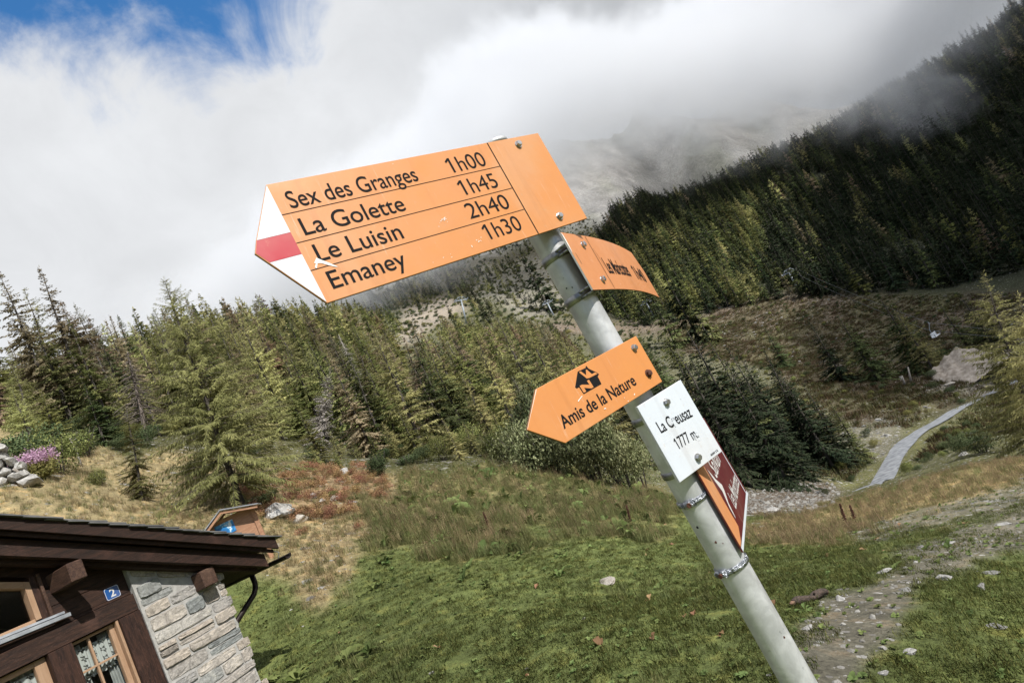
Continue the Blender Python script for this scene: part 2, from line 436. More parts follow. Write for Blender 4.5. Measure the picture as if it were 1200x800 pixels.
# bare stones showing through: three sizes of cell
stone = None
for s, th, w in ((14.0, 0.20, 3.0), (6.2, 0.24, 9.0), (2.6, 0.30, 60.0)):
    vo = N(t, 'ShaderNodeTexVoronoi', feature='F1'); vo.inputs['Scale'].default_value = s; t.links.new(pos, vo.inputs['Vector'])
    vc = N(t, 'ShaderNodeSeparateColor'); t.links.new(vo.outputs['Color'], vc.inputs[0])
    on = mth(t, 'LESS_THAN', vc.outputs[0], ra)
    near = mth(t, 'LESS_THAN', vo.outputs['Distance'], mth(t, 'ADD', mth(t, 'MULTIPLY', vc.outputs[1], 0.35), mth(t, 'MULTIPLY', n3, 0.35)))
    k = mth(t, 'MULTIPLY', on, near)
    sc_ = mixc(t, vc.outputs[2], (0.15, 0.14, 0.125), (0.38, 0.365, 0.34))
    sc_ = mixc(t, 1.0, sc_, ramp(t, n3, (0.3, 0.75), (0.7, 1.2)), 'MULTIPLY')
    c = mixc(t, k, c, sc_)
t.links.new(c, b.inputs['Base Color']); b.inputs['Roughness'].default_value = 0.95; b.inputs['Specular IOR Level'].default_value = 0.15
bp = N(t, 'ShaderNodeBump'); bp.inputs['Strength'].default_value = 0.7; bp.inputs['Distance'].default_value = 0.06
t.links.new(mth(t, 'ADD', n3, mth(t, 'MULTIPLY', n2, 1.6)), bp.inputs['Height']); t.links.new(bp.outputs[0], b.inputs['Normal'])
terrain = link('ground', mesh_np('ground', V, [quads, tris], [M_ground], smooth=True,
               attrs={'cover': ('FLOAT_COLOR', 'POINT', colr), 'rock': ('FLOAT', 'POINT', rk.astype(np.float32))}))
tag(terrain, kind='structure')

# ------------------------------------------------------------------ signpost
def sign_paint(name, c, c2, rough=0.42):
    """enamel with faint dirt, a little fading and fine scuffs"""
    M, t, b = mat(name)
    p = N(t, 'ShaderNodeTexCoord').outputs['Object']
    f1 = noise(t, p, 9.0, 6, 0.6); f2 = noise(t, p, 90.0, 4, 0.6)
    mp = N(t, 'ShaderNodeMapping'); mp.inputs['Scale'].default_value = (60, 5, 60); mp.inputs['Rotation'].default_value = (0, 0, 0.4); t.links.new(p, mp.inputs[0])
    f3 = noise(t, mp.outputs[0], 2.0, 6, 0.7)
    cc = mixc(t, maprange(t, f1, 0.35, 0.7), c, c2)
    cc = mixc(t, maprange(t, f3, 0.60, 0.76, 0, 0.22), cc, (0.75, 0.70, 0.62))
    f4 = noise(t, p, 3.2, 5, 0.6, 0.5); cc = mixc(t, maprange(t, f4, 0.50, 0.72, 0, 0.20), cc, (0.52, 0.40, 0.28))
    cc = mixc(t, maprange(t, f2, 0.62, 0.75, 0, 0.25), cc, (0.45, 0.30, 0.18))
    mq = N(t, 'ShaderNodeMapping'); mq.inputs['Scale'].default_value = (34, 1.6, 1); t.links.new(p, mq.inputs[0])
    f5 = noise(t, mq.outputs[0], 1.0, 7, 0.65, 0.3); cc = mixc(t, maprange(t, f5, 0.52, 0.74, 0, 0.30), cc, mixc(t, 1.0, cc, (0.62, 0.55, 0.50), 'MULTIPLY'))
    f6 = noise(t, p, 26.0, 6, 0.7); cc = mixc(t, maprange(t, f6, 0.58, 0.72, 0, 0.16), cc, mixc(t, 1.0, cc, (1.25, 1.3, 1.4), 'MULTIPLY'))
    t.links.new(cc, b.inputs['Base Color'])
    t.links.new(maprange(t, f1, 0.3, 0.7, rough - 0.10, rough + 0.14), b.inputs['Roughness'])
    bp = N(t, 'ShaderNodeBump'); bp.inputs['Strength'].default_value = 0.25; bp.inputs['Distance'].default_value = 0.004
    t.links.new(mth(t, 'ADD', f4, mth(t, 'MULTIPLY', f2, 0.06)), bp.inputs['Height']); t.links.new(bp.outputs[0], b.inputs['Normal'])
    return M
M_orange = sign_paint('orange_enamel', (0.57, 0.232, 0.072), (0.535, 0.212, 0.064))
M_orange2 = sign_paint('faded_orange_enamel', (0.562, 0.237, 0.096), (0.518, 0.207, 0.078))
M_white = sign_paint('white_enamel', (0.575, 0.61, 0.66), (0.54, 0.575, 0.62))
M_red = sign_paint('red_enamel', (0.407, 0.013, 0.026), (0.370, 0.015, 0.022))
M_maroon = sign_paint('maroon_enamel', (0.100, 0.009, 0.013), (0.081, 0.009, 0.012))
M_black = simple('black_print', (0.010, 0.010, 0.011), rough=0.75, spec=0.12)
M_whiteprint = simple('white_print', (0.548, 0.533, 0.518), rough=0.5)
M_scratch = simple('paint_marking', (0.72, 0.70, 0.66), (0.85, 0.83, 0.80), 60, 0.6)

def galv(name, c1, c2, c3):
    """galvanised steel: mottled zinc, drips and dull bands"""
    M, t, b = mat(name)
    p = N(t, 'ShaderNodeTexCoord').outputs['Object']
    vo = N(t, 'ShaderNodeTexVoronoi'); vo.inputs['Scale'].default_value = 75; t.links.new(p, vo.inputs['Vector'])
    sc3 = N(t, 'ShaderNodeSeparateColor'); t.links.new(vo.outputs['Color'], sc3.inputs[0])
    f1 = noise(t, p, 14, 7, 0.65, 0.8); f2 = noise(t, p, 55, 5, 0.6)
    mp = N(t, 'ShaderNodeMapping'); mp.inputs['Scale'].default_value = (30, 30, 3); t.links.new(p, mp.inputs[0])
    f3 = noise(t, mp.outputs[0], 1.5, 6, 0.6)
    cc = mixc(t, maprange(t, f1, 0.38, 0.64), c1, c2)
    cc = mixc(t, mth(t, 'MULTIPLY', sc3.outputs[0], 0.25), cc, c3)
    cc = mixc(t, maprange(t, f3, 0.55, 0.75, 0, 0.5), cc, c3)
    cc = mixc(t, maprange(t, f2, 0.66, 0.74, 0, 0.55), cc, (0.10, 0.095, 0.09))
    t.links.new(cc, b.inputs['Base Color'])
    b.inputs['Metallic'].default_value = 0.40
    t.links.new(maprange(t, f1, 0.3, 0.7, 0.30, 0.52), b.inputs['Roughness'])
    bp = N(t, 'ShaderNodeBump'); bp.inputs['Strength'].default_value = 0.12; bp.inputs['Distance'].default_value = 0.002
    t.links.new(f1, bp.inputs['Height']); t.links.new(bp.outputs[0], b.inputs['Normal'])
    return M
M_galv = galv('galvanised_steel', (0.47, 0.475, 0.48), (0.63, 0.635, 0.64), (0.36, 0.37, 0.38))
M_band = simple('clamp_steel', (0.16, 0.165, 0.17), (0.34, 0.34, 0.34), 40, 0.42, 0.85)
M_foil = simple('crinkled_band_steel', (0.10, 0.11, 0.125), (0.55, 0.57, 0.62), 130, 0.3, 0.9, bump=0.6)
M_bolt = simple('bolt_steel', (0.42, 0.42, 0.42), (0.62, 0.61, 0.60), 120, 0.32, 0.95)
M_rust = simple('rusty_bolt', (0.07, 0.028, 0.02), (0.16, 0.06, 0.035), 160, 0.8, 0.2, bump=0.5)

POLE = np.array([0.16420073, 1.17187065, 0.0]); PZ = np.array([-0.0401406, -0.0225025, 0.9989406])
_px = np.array([1.0, 0, 0]); _px = _px - PZ * (_px @ PZ); _px /= np.linalg.norm(_px); _py = np.cross(PZ, _px)
POST = empty('signpost', frame_matrix(POLE + PZ * -2.02, _px, _py, PZ))
tag(POST, 'leaning galvanised steel hiking signpost with orange and white direction boards', 'signpost')
def post_h(h): return h + 2.02
mb = MB()
rP = 0.0302
mb.tube([(0, 0, -0.15), (0, 0, post_h(0.522))], rP, 48, 0, caps=False)
mb.tube([(0, 0, post_h(0.522)), (0, 0, -0.15)], rP - 0.0032, 40, 0, caps=False)
vs = [v for v in mb.bm.verts]
pole = mb.build('pole', M_galv, POST)
def ring(name, h, w, r, m, parent, tilt=0.0, seg=48, thick=0.0022):
    mb = MB()
    prof = [(r, -w / 2), (r + thick, -w / 2 + 0.001), (r + thick, w / 2 - 0.001), (r, w / 2)]
    rings = []
    for k in range(seg):
        a = 2 * math.pi * k / seg
        rings.append([mb.bm.verts.new((q * math.cos(a), q * math.sin(a), z + tilt * q * math.cos(a))) for q, z in prof])
    for k in range(seg):
        A, B = rings[k], rings[(k + 1) % seg]
        for j in range(3):
            f = mb.bm.faces.new((A[j], B[j], B[j + 1], A[j + 1])); f.smooth = True
    o = mb.build(name, m, parent, (0, 0, post_h(h))); return o
cap = MB().tube([(0, 0, -0.004), (0, 0, 0.004), (0, 0, 0.0075)], [rP + 0.0015, rP + 0.0015, rP - 0.004], 40).build('cap', M_galv, POST, (0, 0, post_h(0.523)))
# spots of rust and scuffs stay in the pole's own surface: small raised flecks
def fleck(h, ang, s, m):
    mb = MB()
    n = 9; c0 = []
    for k in range(n):
        a = 2 * math.pi * k / n; q = s * random.uniform(0.55, 1.15)
        aa = ang + q * math.cos(a) / rP
        c0.append(mb.bm.verts.new(((rP + 0.0004) * math.cos(aa), (rP + 0.0004) * math.sin(aa), q * 1.2 * math.sin(a))))
    mb.bm.faces.new(c0)
    return mb.build('rust_spot' if m is M_rust else 'scuff', m, pole, (0, 0, post_h(h)))
CAMANG = math.atan2(-POLE[1], -POLE[0])
for h, da, s, m_ in ((-0.345, -0.15, 0.0028, M_rust), (-0.352, 0.18, 0.0012, M_rust), (-0.31, -0.75, 0.003, M_black), (0.196, -0.45, 0.002, M_black), (0.192, -0.1, 0.0014, M_black), (-0.545, 0.62, 0.0022, M_rust)):
    fleck(h, CAMANG + da, s, m_)

def hexbolt(x, y, n0, m, parent, r=0.0062, hgt=0.0055, rot=0.3, washer=True):
    mb = MB()
    if washer: mb.tube([(0, 0, 0), (0, 0, 0.0014)], r * 1.25, 20)
    z0 = 0.0014 if washer else 0.0
    a = [mb.bm.verts.new((r * math.cos(rot + k * math.pi / 3), r * math.sin(rot + k * math.pi / 3), z0)) for k in range(6)]
    b_ = [mb.bm.verts.new((r * math.cos(rot + k * math.pi / 3), r * math.sin(rot + k * math.pi / 3), z0 + hgt * 0.8)) for k in range(6)]
    c_ = [mb.bm.verts.new((r * 0.8 * math.cos(rot + k * math.pi / 3), r * 0.8 * math.sin(rot + k * math.pi / 3), z0 + hgt)) for k in range(6)]
    for k in range(6):
        j = (k + 1) % 6
        mb.bm.faces.new((a[k], a[j], b_[j], b_[k])); mb.bm.faces.new((b_[k], b_[j], c_[j], c_[k]))
    mb.bm.faces.new(c_)
    return mb.build('bolt', m, parent, (x, y, n0))

_capH = None
def text_mesh(s, bold=0.0, shear=0.0):
    cu = bpy.data.curves.new('txt', 'FONT'); cu.body = s; cu.size = 1.0; cu.offset = bold; cu.shear = shear; cu.resolution_u = 6
    o = bpy.data.objects.new('txt', cu); COL.objects.link(o)
    dg = bpy.context.evaluated_depsgraph_get()
    me = bpy.data.meshes.new_from_object(o.evaluated_get(dg))
    bpy.data.objects.remove(o); bpy.data.curves.remove(cu)
    return me
def text_pts(me):
    a = np.empty(len(me.vertices) * 3); me.vertices.foreach_get('co', a); return a.reshape(-1, 3)
def lettering(s, x0, x1, yb, cap, m, parent, z=0.0022, bold=0.0, shear=0.0, slope=0.0, warp=None, name='lettering'):
    """text between x0 and x1, baseline yb, capital height cap, in the board's own metres"""
    global _capH
    if _capH is None: _capH = text_pts(text_mesh('H'))[:, 1].max()
    me = text_mesh(s, bold, shear); p = text_pts(me)
    if s[0] == '1':                                       # the figure 1 carries a flag
        w1 = text_pts(text_mesh('1')); l1, t1 = w1[:, 0].min(), w1[:, 1].max()
        bm = bmesh.new(); bm.from_mesh(me)
        bm.faces.new([bm.verts.new(c) for c in ((l1, t1, 0), (l1 - 0.17, t1 - 0.13, 0), (l1 - 0.13, t1 - 0.205, 0), (l1, t1 - 0.115, 0))])
        bm.to_mesh(me); bm.free(); p = text_pts(me)
    bx0, bx1 = p[:, 0].min(), p[:, 0].max()
    q = p.copy()
    q[:, 0] = x0 + (p[:, 0] - bx0) / (bx1 - bx0) * (x1 - x0)
    q[:, 1] = yb + p[:, 1] * cap / _capH + (q[:, 0] - x0) * slope
    q[:, 2] = z
    if warp is not None: q = warp(q)
    me.vertices.foreach_set('co', q.ravel()); me.update()
    me.materials.clear(); me.materials.append(m)
    return link(name, me, parent)
def flat(polys, z, m, parent, name, warp=None):
    """thin flat shapes printed on a board"""
    V, F = [], []
    for poly in polys:
        F.append(list(range(len(V), len(V) + len(poly)))); V += [(x, y, z) for x, y in poly]
    if warp is not None: V = [tuple(r) for r in warp(np.array(V, float))]
    me = bpy.data.meshes.new(name); me.from_pydata(V, [], F); me.materials.append(m); me.update()
    return link(name, me, parent)
def rectp(x0, x1, y0, y1): return [(x0, y0), (x1, y0), (x1, y1), (x0, y1)]
def seg(x0, y0, x1, y1, w):
    dx, dy = x1 - x0, y1 - y0; l = math.hypot(dx, dy); nx_, ny_ = -dy / l * w / 2, dx / l * w / 2
    return [(x0 - nx_, y0 - ny_), (x1 - nx_, y1 - ny_), (x1 + nx_, y1 + ny_), (x0 + nx_, y0 + ny_)]
def chips(cx, cy, spread, n, s, ang=0.0):
    out = []
    for _ in range(n):
        x = cx + random.gauss(0, spread); y = cy + random.gauss(0, spread * 0.5)
        k = random.randint(4, 6); l = s * random.uniform(0.4, 1.3); a0 = ang + random.gauss(0, 0.5)
        out.append([(x + l * math.cos(2 * math.pi * i / k) * math.cos(a0) - l * 0.35 * math.sin(2 * math.pi * i / k) * math.sin(a0),
                     y + l * math.cos(2 * math.pi * i / k) * math.sin(a0) + l * 0.35 * math.sin(2 * math.pi * i / k) * math.cos(a0)) for i in range(k)])
    return out

PINV = np.linalg.inv(np.array(POST.matrix_world))
def board_frame(o, az, zt=PZ):
    d = np.array([math.cos(az), math.sin(az), 0]); d = d - zt * (d @ zt); d /= np.linalg.norm(d); n = np.cross(d, zt)
    return Matrix(PINV @ np.array(frame_matrix(o, d, zt, n)))
def board(name, poly, mats, face_mats, thick, fm, label, bev=0.0008):
    """a plate with outline poly; local x along, y up, z out of its face (front at z = 0.002)"""
    bm = bmesh.new()
    fr = [bm.verts.new((x, y, 0.002)) for x, y in poly]; bk = [bm.verts.new((x, y, 0.002 - thick)) for x, y in poly]
    f = bm.faces.new(fr); f.material_index = 0
    f = bm.faces.new(bk[::-1]); f.material_index = face_mats[1]
    for i in range(len(poly)):
        j = (i + 1) % len(poly); f = bm.faces.new((fr[i], bk[i], bk[j], fr[j])); f.material_index = face_mats[0]
    es = [e for e in bm.edges if all(abs(v.co.z - 0.002) < 1e-6 for v in e.verts)]
    bmesh.ops.bevel(bm, geom=es, offset=bev, segments=2, affect='EDGES', profile=0.5)
    bmesh.ops.recalc_face_normals(bm, faces=bm.faces)
    me = bpy.data.meshes.new(name); bm.to_mesh(me); bm.free()
    for q in mats: me.materials.append(q)
    o = link(name, me, POST); o.matrix_local = fm
    if label: o['label'] = label
    return o
M_edge = simple('plate_edge', (0.10, 0.06, 0.03), (0.22, 0.12, 0.05), 30, 0.6)
M_edgeW = simple('plate_edge_white', (0.42, 0.42, 0.41), (0.55, 0.55, 0.54), 60, 0.55)

# the big four-line board
Q = (np.array([-0.2239277529, 0.838591226, 0.4835616609]), 0.6162173280)
bf = board_frame(*Q)
W_, H_ = 0.5615, -0.2030
b1 = board('sign_board', [(0, 0), (-0.0515, -0.083), (-0.0612, -0.1015), (0, H_), (W_, H_), (W_, 0)], [M_orange, M_edge], (1, 1), 0.004, bf, 'large orange board with four lines of destinations and a white and red point')
flat([[(0.0, -0.0015), (-0.0500, -0.0826), (-0.0003, -0.0826)], [(-0.0482, -0.1205), (0.0, H_ + 0.0018), (-0.0003, -0.1205)]], 0.0024, M_white, b1, 'white_point')
flat([[(-0.0507, -0.083), (-0.0597, -0.1013), (-0.0478, -0.1201), (-0.0003, -0.1201), (-0.0003, -0.083)]], 0.0024, M_red, b1, 'red_band')
flat([rectp(0.0, 0.4255, y - 0.0006, y + 0.0006) for y in (-0.0532, -0.1018, -0.1486)] + [rectp(0.4256, 0.4279, H_ + 0.001, -0.001)], 0.0024, M_black, b1, 'ruled_marking')
for s, y, xa, xb, tm, ta, tb in (('Sex des Granges', -0.0462, 0.0180, 0.2475, '1h00', 0.3150, 0.4005), ('La Golette', -0.0932, 0.0182, 0.1965, '1h45', 0.3145, 0.4000),
                                 ('Le Luisin', -0.1390, 0.0190, 0.1670, '2h40', 0.3040, 0.3995), ('Emaney', -0.1855, 0.0185, 0.1490, '1h30', 0.3145, 0.3995)):
    lettering(s, xa, xb, y, 0.0284, M_black, b1, 0.0025, 0.006)
    lettering(tm, ta, tb, y + 0.0003, 0.0300, M_black, b1, 0.0025, 0.0)
flat([[(0.010, -0.139), (0.017, -0.132), (0.021, -0.136), (0.033, -0.147), (0.041, -0.155), (0.036, -0.153), (0.027, -0.147), (0.020, -0.142)], [(0.008, -0.146), (0.013, -0.139), (0.0145, -0.141), (0.010, -0.148)]]
     + chips(0.25, -0.1275, 0.007, 12, 0.0018, 0.1) + chips(0.30, -0.182, 0.010, 6, 0.0020, 0.9) + chips(0.215, -0.200, 0.02, 4, 0.0018) + chips(0.22, -0.006, 0.02, 4, 0.0014),
     0.0028, M_scratch, b1, 'paint_marking')
hexbolt(0.4967, -0.0164, 0.002, M_bolt, b1, rot=0.2); hexbolt(0.4966, -0.182, 0.002, M_bolt, b1, rot=0.7)

# the bent and drooping board behind it
def bent_path():
    az0, az1, x0, off, L, drop0, z0, H, drop1 = 30.1236, 21.4669, -0.03933, 0.045056, 0.457229, 0.039968, 0.291042, 0.125717, 0.117689
    a = R(az0); d = np.array([math.sin(a), math.cos(a), 0]); d = d - PZ * (d @ PZ); d /= np.linalg.norm(d); n = np.cross(d, PZ)
    P = POLE + n * off + d * x0 + PZ * z0; T = [P.copy()]; NN = [n]
    K = 60
    for i in range(K):
        s = max(0.0, ((i + 0.5) / K - 0.2) / 0.8); az = R(az0 + (az1 - az0) * s)
        P = P + np.array([math.sin(az), math.cos(az), -(drop0 + (drop1 - drop0) * s)]) * L / K
        T.append(P.copy()); NN.append(np.array([math.cos(az), -math.sin(az), 0]))
    return np.array(T), np.array(NN), L, H
BT, BN, BL, BH = bent_path()
def bent_warp(q):
    """board coordinates (x along, y down from the top edge as negatives, z out) onto the bent sheet, in the post's own frame"""
    f = np.clip(q[:, 0] / BL, 0, 1) * 60; i = np.minimum(f.astype(int), 59); w = (f - i)[:, None]
    P = BT[i] * (1 - w) + BT[i + 1] * w; n = BN[i] * (1 - w) + BN[i + 1] * w
    P = P + PZ * q[:, 1:2] + n * q[:, 2:3]
    return (np.c_[P, np.ones(len(P))] @ PINV.T)[:, :3]
xs = np.linspace(0, BL, 61); tipf = np.clip((xs - (BL - 0.03)) / 0.03, 0, 1)
Vf = np.r_[np.c_[xs, 0 * xs - tipf * 0.050, 0 * xs + 0.002], np.c_[xs, 0 * xs - BH, 0 * xs + 0.002]]
Vb = Vf.copy(); Vb[:, 2] -= 0.0035
VV = bent_warp(np.r_[Vf, Vb]); n_ = 61
Fs = []; mi = []
for i in range(60):
    Fs += [(i, i + n_, i + n_ + 1, i + 1), (i + 122, i + 123, i + 122 + n_ + 1, i + 122 + n_), (i, i + 1, i + 123, i + 122), (i + n_, i + n_ + 122, i + n_ + 123, i + n_ + 1)]; mi += [0, 1, 1, 1]
Fs += [(0, 122, 122 + n_, n_), (60, 60 + n_, 182 + n_, 182)]; mi += [2, 1]
me = mesh_np('sign_board', VV, [np.array(Fs)], [M_orange2, M_edge, M_edgeW], mi)
b2 = link('sign_board', me, POST); b2['label'] = 'smaller orange board bent and drooping away from the pole'
flat([rectp(0.1085, 0.1100, -BH + 0.002, -0.002)] + [[(0.013, -0.045), (0.0142, -0.045), (0.0152, -0.070), (0.014, -0.070)]], 0.0026, M_black, b2, 'ruled_marking', bent_warp)
lettering('Les Marécottes', 0.130, 0.272, -0.088, 0.036, M_black, b2, 0.0026, 0.012, warp=bent_warp)
lettering('1h40', 0.312, 0.405, -0.090, 0.036, M_black, b2, 0.0026, 0.012, warp=bent_warp)
flat([[(0.1175, -0.030), (0.1182, -0.030), (0.1235, -0.075), (0.1228, -0.075)]], 0.0026, M_black, b2, 'scratch', bent_warp)
flat([[(0.0, -0.002), (0.0022, -0.002), (0.004, -0.010), (0.0035, -0.030), (0.0015, -0.042), (0.0, -0.046)]], 0.0027, M_scratch, b2, 'paint_marking', bent_warp)
for x, y in ((0.073, -0.024), (0.0705, -0.104)):
    p = bent_warp(np.array([[x, y, 0.002]]))[0]; p2 = bent_warp(np.array([[x, y, 0.012]]))[0]
    o = hexbolt(0, 0, 0, M_bolt, b2, rot=0.5)
    o.matrix_local = Matrix.Translation(Vector(p)) @ Vector(p2 - p).to_track_quat('Z', 'Y').to_matrix().to_4x4()
# its clamps: a band round the pole with two ears reaching the board
for h in (0.262, 0.170):
    cl = ring('clamp_band', h, 0.0165, rP + 0.0002, M_band, POST, 0.02)
    az = R(30.1); d = np.array([math.sin(az), math.cos(az), 0]); n = np.array([math.cos(az), -math.sin(az), 0])
    mb = MB()
    for dz in (-0.0058, 0.0058):
        pts = [(-0.026, 0.012), (-0.034, 0.030), (-0.034, 0.0435)]
        for (x0, y0), (x1, y1) in zip(pts, pts[1:]):
            P = [d * x + n * y for x, y in ((x0, y0), (x1, y1))]
            mb.tube([(P[0][0], P[0][1], dz), (P[1][0], P[1][1], dz)], 0.0024, 8)
    mb.build('clamp_ear', M_band, cl)

# the small arrow board of the hut
Q = (np.array([-0.0011492869, 0.980754155, 0.041390096]), 0.659526916)
bf = board_frame(*Q); w2, h2 = 0.2735, -0.0984
b3 = board('sign_board', [(0, 0), (-0.0535, -0.0495), (0.0005, h2), (w2, h2), (w2, 0)], [M_orange, M_edge, M_edgeW], (1, 1), 0.005, bf, 'small orange arrow board with a black hut emblem')
flat([[(0.0, -0.0008), (-0.0525, -0.0485), (-0.0515, -0.0478), (0.0012, -0.0008)]], 0.0024, M_scratch, b3, 'paint_marking')
lettering('Amis de la Nature', 0.0115, 0.2100, -0.0778, 0.0212, M_black, b3, 0.0025, 0.016)
mm = lambda pts: [(x / 1000, y / 1000) for x, y in pts]
flat([mm([(98.0, -7.0), (75.5, -28.4), (77.6, -31.3), (83.6, -31.3), (85.2, -45.4), (132.8, -45.6), (133.8, -31.0), (139.4, -28.6), (135.6, -23.5), (124.0, -11.5), (122.5, -5.6), (119.6, -5.8), (119.8, -8.0)])], 0.0025, M_black, b3, 'hut_emblem')
flat([mm([(86.4, -43.6), (85.6, -30.0), (91.6, -30.0), (107.0, -36.5), (106.0, -28.5), (111.6, -28.5), (112.6, -43.6), (106.5, -43.6), (92.6, -36.5), (92.8, -43.6)]),
      mm([(99.6, -9.0), (104.5, -9.0), (111.0, -19.5), (116.5, -11.0), (118.5, -11.2), (124.0, -22.5), (132.5, -22.5), (136.4, -26.8), (114.5, -26.2), (108.5, -25.0)])], 0.0028, M_orange, b3, 'hut_emblem')
flat([[(0.066, -0.050), (0.080, -0.0462), (0.080, -0.0472), (0.066, -0.052)]] + chips(0.17, -0.088, 0.02, 5, 0.002), 0.0028, M_scratch, b3, 'paint_marking')
hexbolt(0.2512, -0.0180, 0.002, M_bolt, b3, r=0.0056, rot=0.1); hexbolt(0.2503, -0.0720, 0.002, M_rust, b3, r=0.0062, rot=0.4)
ring('clamp_band', 0.045, 0.012, rP + 0.0002, M_band, POST)

# the white place-name plate
Q = (np.array([0.14856135, 1.10666817, -0.06314459]), 0.49485930)
bf = board_frame(*Q); w3, h3 = 0.1196, -0.1525
b4 = board('sign_board', [(0, 0), (0, h3), (w3, h3), (w3, 0)], [M_white, M_edgeW], (1, 1), 0.007, bf, 'white enamel plate with the place name and height')
lettering('La Creusaz', 0.0180, 0.1012, -0.0625, 0.0215, M_black, b4, 0.0025, 0.010, slope=-0.075)
lettering('1777 m.', 0.0330, 0.0895, -0.1035, 0.0208, M_black, b4, 0.0025, 0.004, slope=-0.05)
lettering('ANW S R', 0.0905, 0.1120, -0.1478, 0.0042, M_black, b4, 0.0025, 0.012)
flat([rectp(0.0525, 0.0555, -0.0672, -0.052), seg(0.049, -0.060, 0.058, -0.052, 0.0026), seg(0.083, -0.098, 0.088, -0.105, 0.0016), seg(0.078, -0.100, 0.080, -0.108, 0.0014)] + chips(0.054, -0.062, 0.004, 5, 0.0016) + chips(0.085, -0.100, 0.004, 6, 0.0012), 0.0028, M_white, b4, 'worn_paint')
flat(chips(0.0955, -0.030, 0.0004, 2, 0.0013) + chips(0.086, -0.113, 0.003, 4, 0.0007), 0.0028, M_black, b4, 'speck')
hexbolt(0.0627, -0.0212, 0.002, M_bolt, b4, r=0.0060, hgt=0.006, rot=0.25); hexbolt(0.0623, -0.1352, 0.002, M_bolt, b4, r=0.0060, hgt=0.006, rot=0.9)
for h in (-0.092, -0.205): ring('clamp_band', h, 0.014, rP + 0.0002, M_band, POST, 0.02)

# the maroon board seen almost edge-on behind the plate
az = R(90 - 23.0)
d = np.array([math.cos(az), math.sin(az), 0]); d = d - PZ * (d @ PZ); d /= np.linalg.norm(d); n = np.cross(d, PZ)
bf = Matrix(PINV @ np.array(frame_matrix(POLE + n * 0.034, d, PZ, n)))
b5 = board('sign_board', [(-0.020, -0.382), (0.300, -0.382), (0.300, -0.185), (-0.020, -0.185)], [M_maroon, M_maroon], (1, 1), 0.003, bf, 'dark red board with white script, seen almost edge-on')
flat([[(-0.020, -0.190), (0.010, -0.190), (0.046, -0.232), (0.047, -0.358), (0.004, -0.3715), (-0.020, -0.3715)]], 0.0024, M_orange2, b5, 'orange_corner')
flat([rectp(-0.0195, 0.2995, -0.3815, -0.3735), rectp(0.278, 0.284, -0.3733, -0.186)], 0.0024, M_white, b5, 'white_border')
lettering('Salvan', 0.092, 0.215, -0.272, 0.040, M_whiteprint, b5, 0.0025, 0.006, shear=0.25)
lettering('Les Marécottes', 0.105, 0.270, -0.345, 0.034, M_whiteprint, b5, 0.0025, 0.006, shear=0.25)
flat([[(0.058, -0.240), (0.066, -0.250), (0.078, -0.268), (0.104, -0.290), (0.096, -0.302), (0.074, -0.318), (0.064, -0.345), (0.060, -0.348), (0.061, -0.325), (0.078, -0.295), (0.066, -0.270)]], 0.0025, M_whiteprint, b5, 'script_flourish')
for h in (-0.264, -0.402):
    cl = ring('clamp_band', h, 0.0105, rP + 0.0006, M_foil, POST, 0.03, thick=0.003)
    mb = MB()
    a = CAMANG - (0.35 if h > -0.3 else 0.75); e = np.array([math.cos(a), math.sin(a)]); tgt = np.array([-e[1], e[0]])
    for s0, s1, w in ((-0.012, 0.010, 0.0068), (-0.016, -0.010, 0.0045)):
        mb.tube([(e[0] * (rP + 0.003) + tgt[0] * s0, e[1] * (rP + 0.003) + tgt[1] * s0, 0.0), (e[0] * (rP + 0.003) + tgt[0] * s1, e[1] * (rP + 0.003) + tgt[1] * s1, 0.0)], w, 10)
    mb.build('clamp_screw_housing', M_foil, cl)
    MB().tube([(e[0] * (rP + 0.0085), e[1] * (rP + 0.0085), 0.0), (e[0] * (rP + 0.012), e[1] * (rP + 0.012), 0.0)], 0.0046, 8).build('clamp_screw', M_rust, cl)

# ------------------------------------------------------------------ chalet
HO = np.array([-5.5153, 7.8576, 0.0])
HD = np.array([math.cos(R(66)), math.sin(R(66)), 0]); HN = np.array([math.sin(R(66)), -math.cos(R(66)), 0])
# local axes: x along the gable wall to the right, y out of the wall, z up
HUT = empty('chalet', frame_matrix(HO, HD, HN, (0, 0, 1)))
HUT.matrix_world = Matrix(np.array([[HD[0], -HN[0], 0, HO[0]], [HD[1], -HN[1], 0, HO[1]], [0, 0, 1, HO[2]], [0, 0, 0, 1]]).tolist())
# (local y therefore points into the building; the face of the wall is y = 0 and what stands proud has y < 0)
tag(HUT, 'dark timber chalet with a rubble stone corner, deep eaves and light window frames', 'chalet')

def wood(name, c1, c2, c3, stretch, rough=0.65, grey=0.0):
    M, t, b = mat(name)
    p = N(t, 'ShaderNodeTexCoord').outputs['Object']
    mp = N(t, 'ShaderNodeMapping'); mp.inputs['Scale'].default_value = stretch; t.links.new(p, mp.inputs[0])
    f1 = noise(t, mp.outputs[0], 5.0, 8, 0.7, 0.6); f2 = noise(t, p, 3.0, 6, 0.6); f3 = noise(t, mp.outputs[0], 26.0, 6, 0.6)
    cc = mixc(t, maprange(t, f1, 0.36, 0.66), c1, c2)
    cc = mixc(t, maprange(t, f3, 0.55, 0.75, 0, 0.7), cc, c3)
    cc = mixc(t, maprange(t, f2, 0.55, 0.78, 0, 0.5), cc, c3)
    t.links.new(cc, b.inputs['Base Color']); b.inputs['Roughness'].default_value = rough; b.inputs['Specular IOR Level'].default_value = 0.3
    bp = N(t, 'ShaderNodeBump'); bp.inputs['Strength'].default_value = 0.5; bp.inputs['Distance'].default_value = 0.01
    t.links.new(mth(t, 'ADD', f1, f3), bp.inputs['Height']); t.links.new(bp.outputs[0], b.inputs['Normal'])
    return M
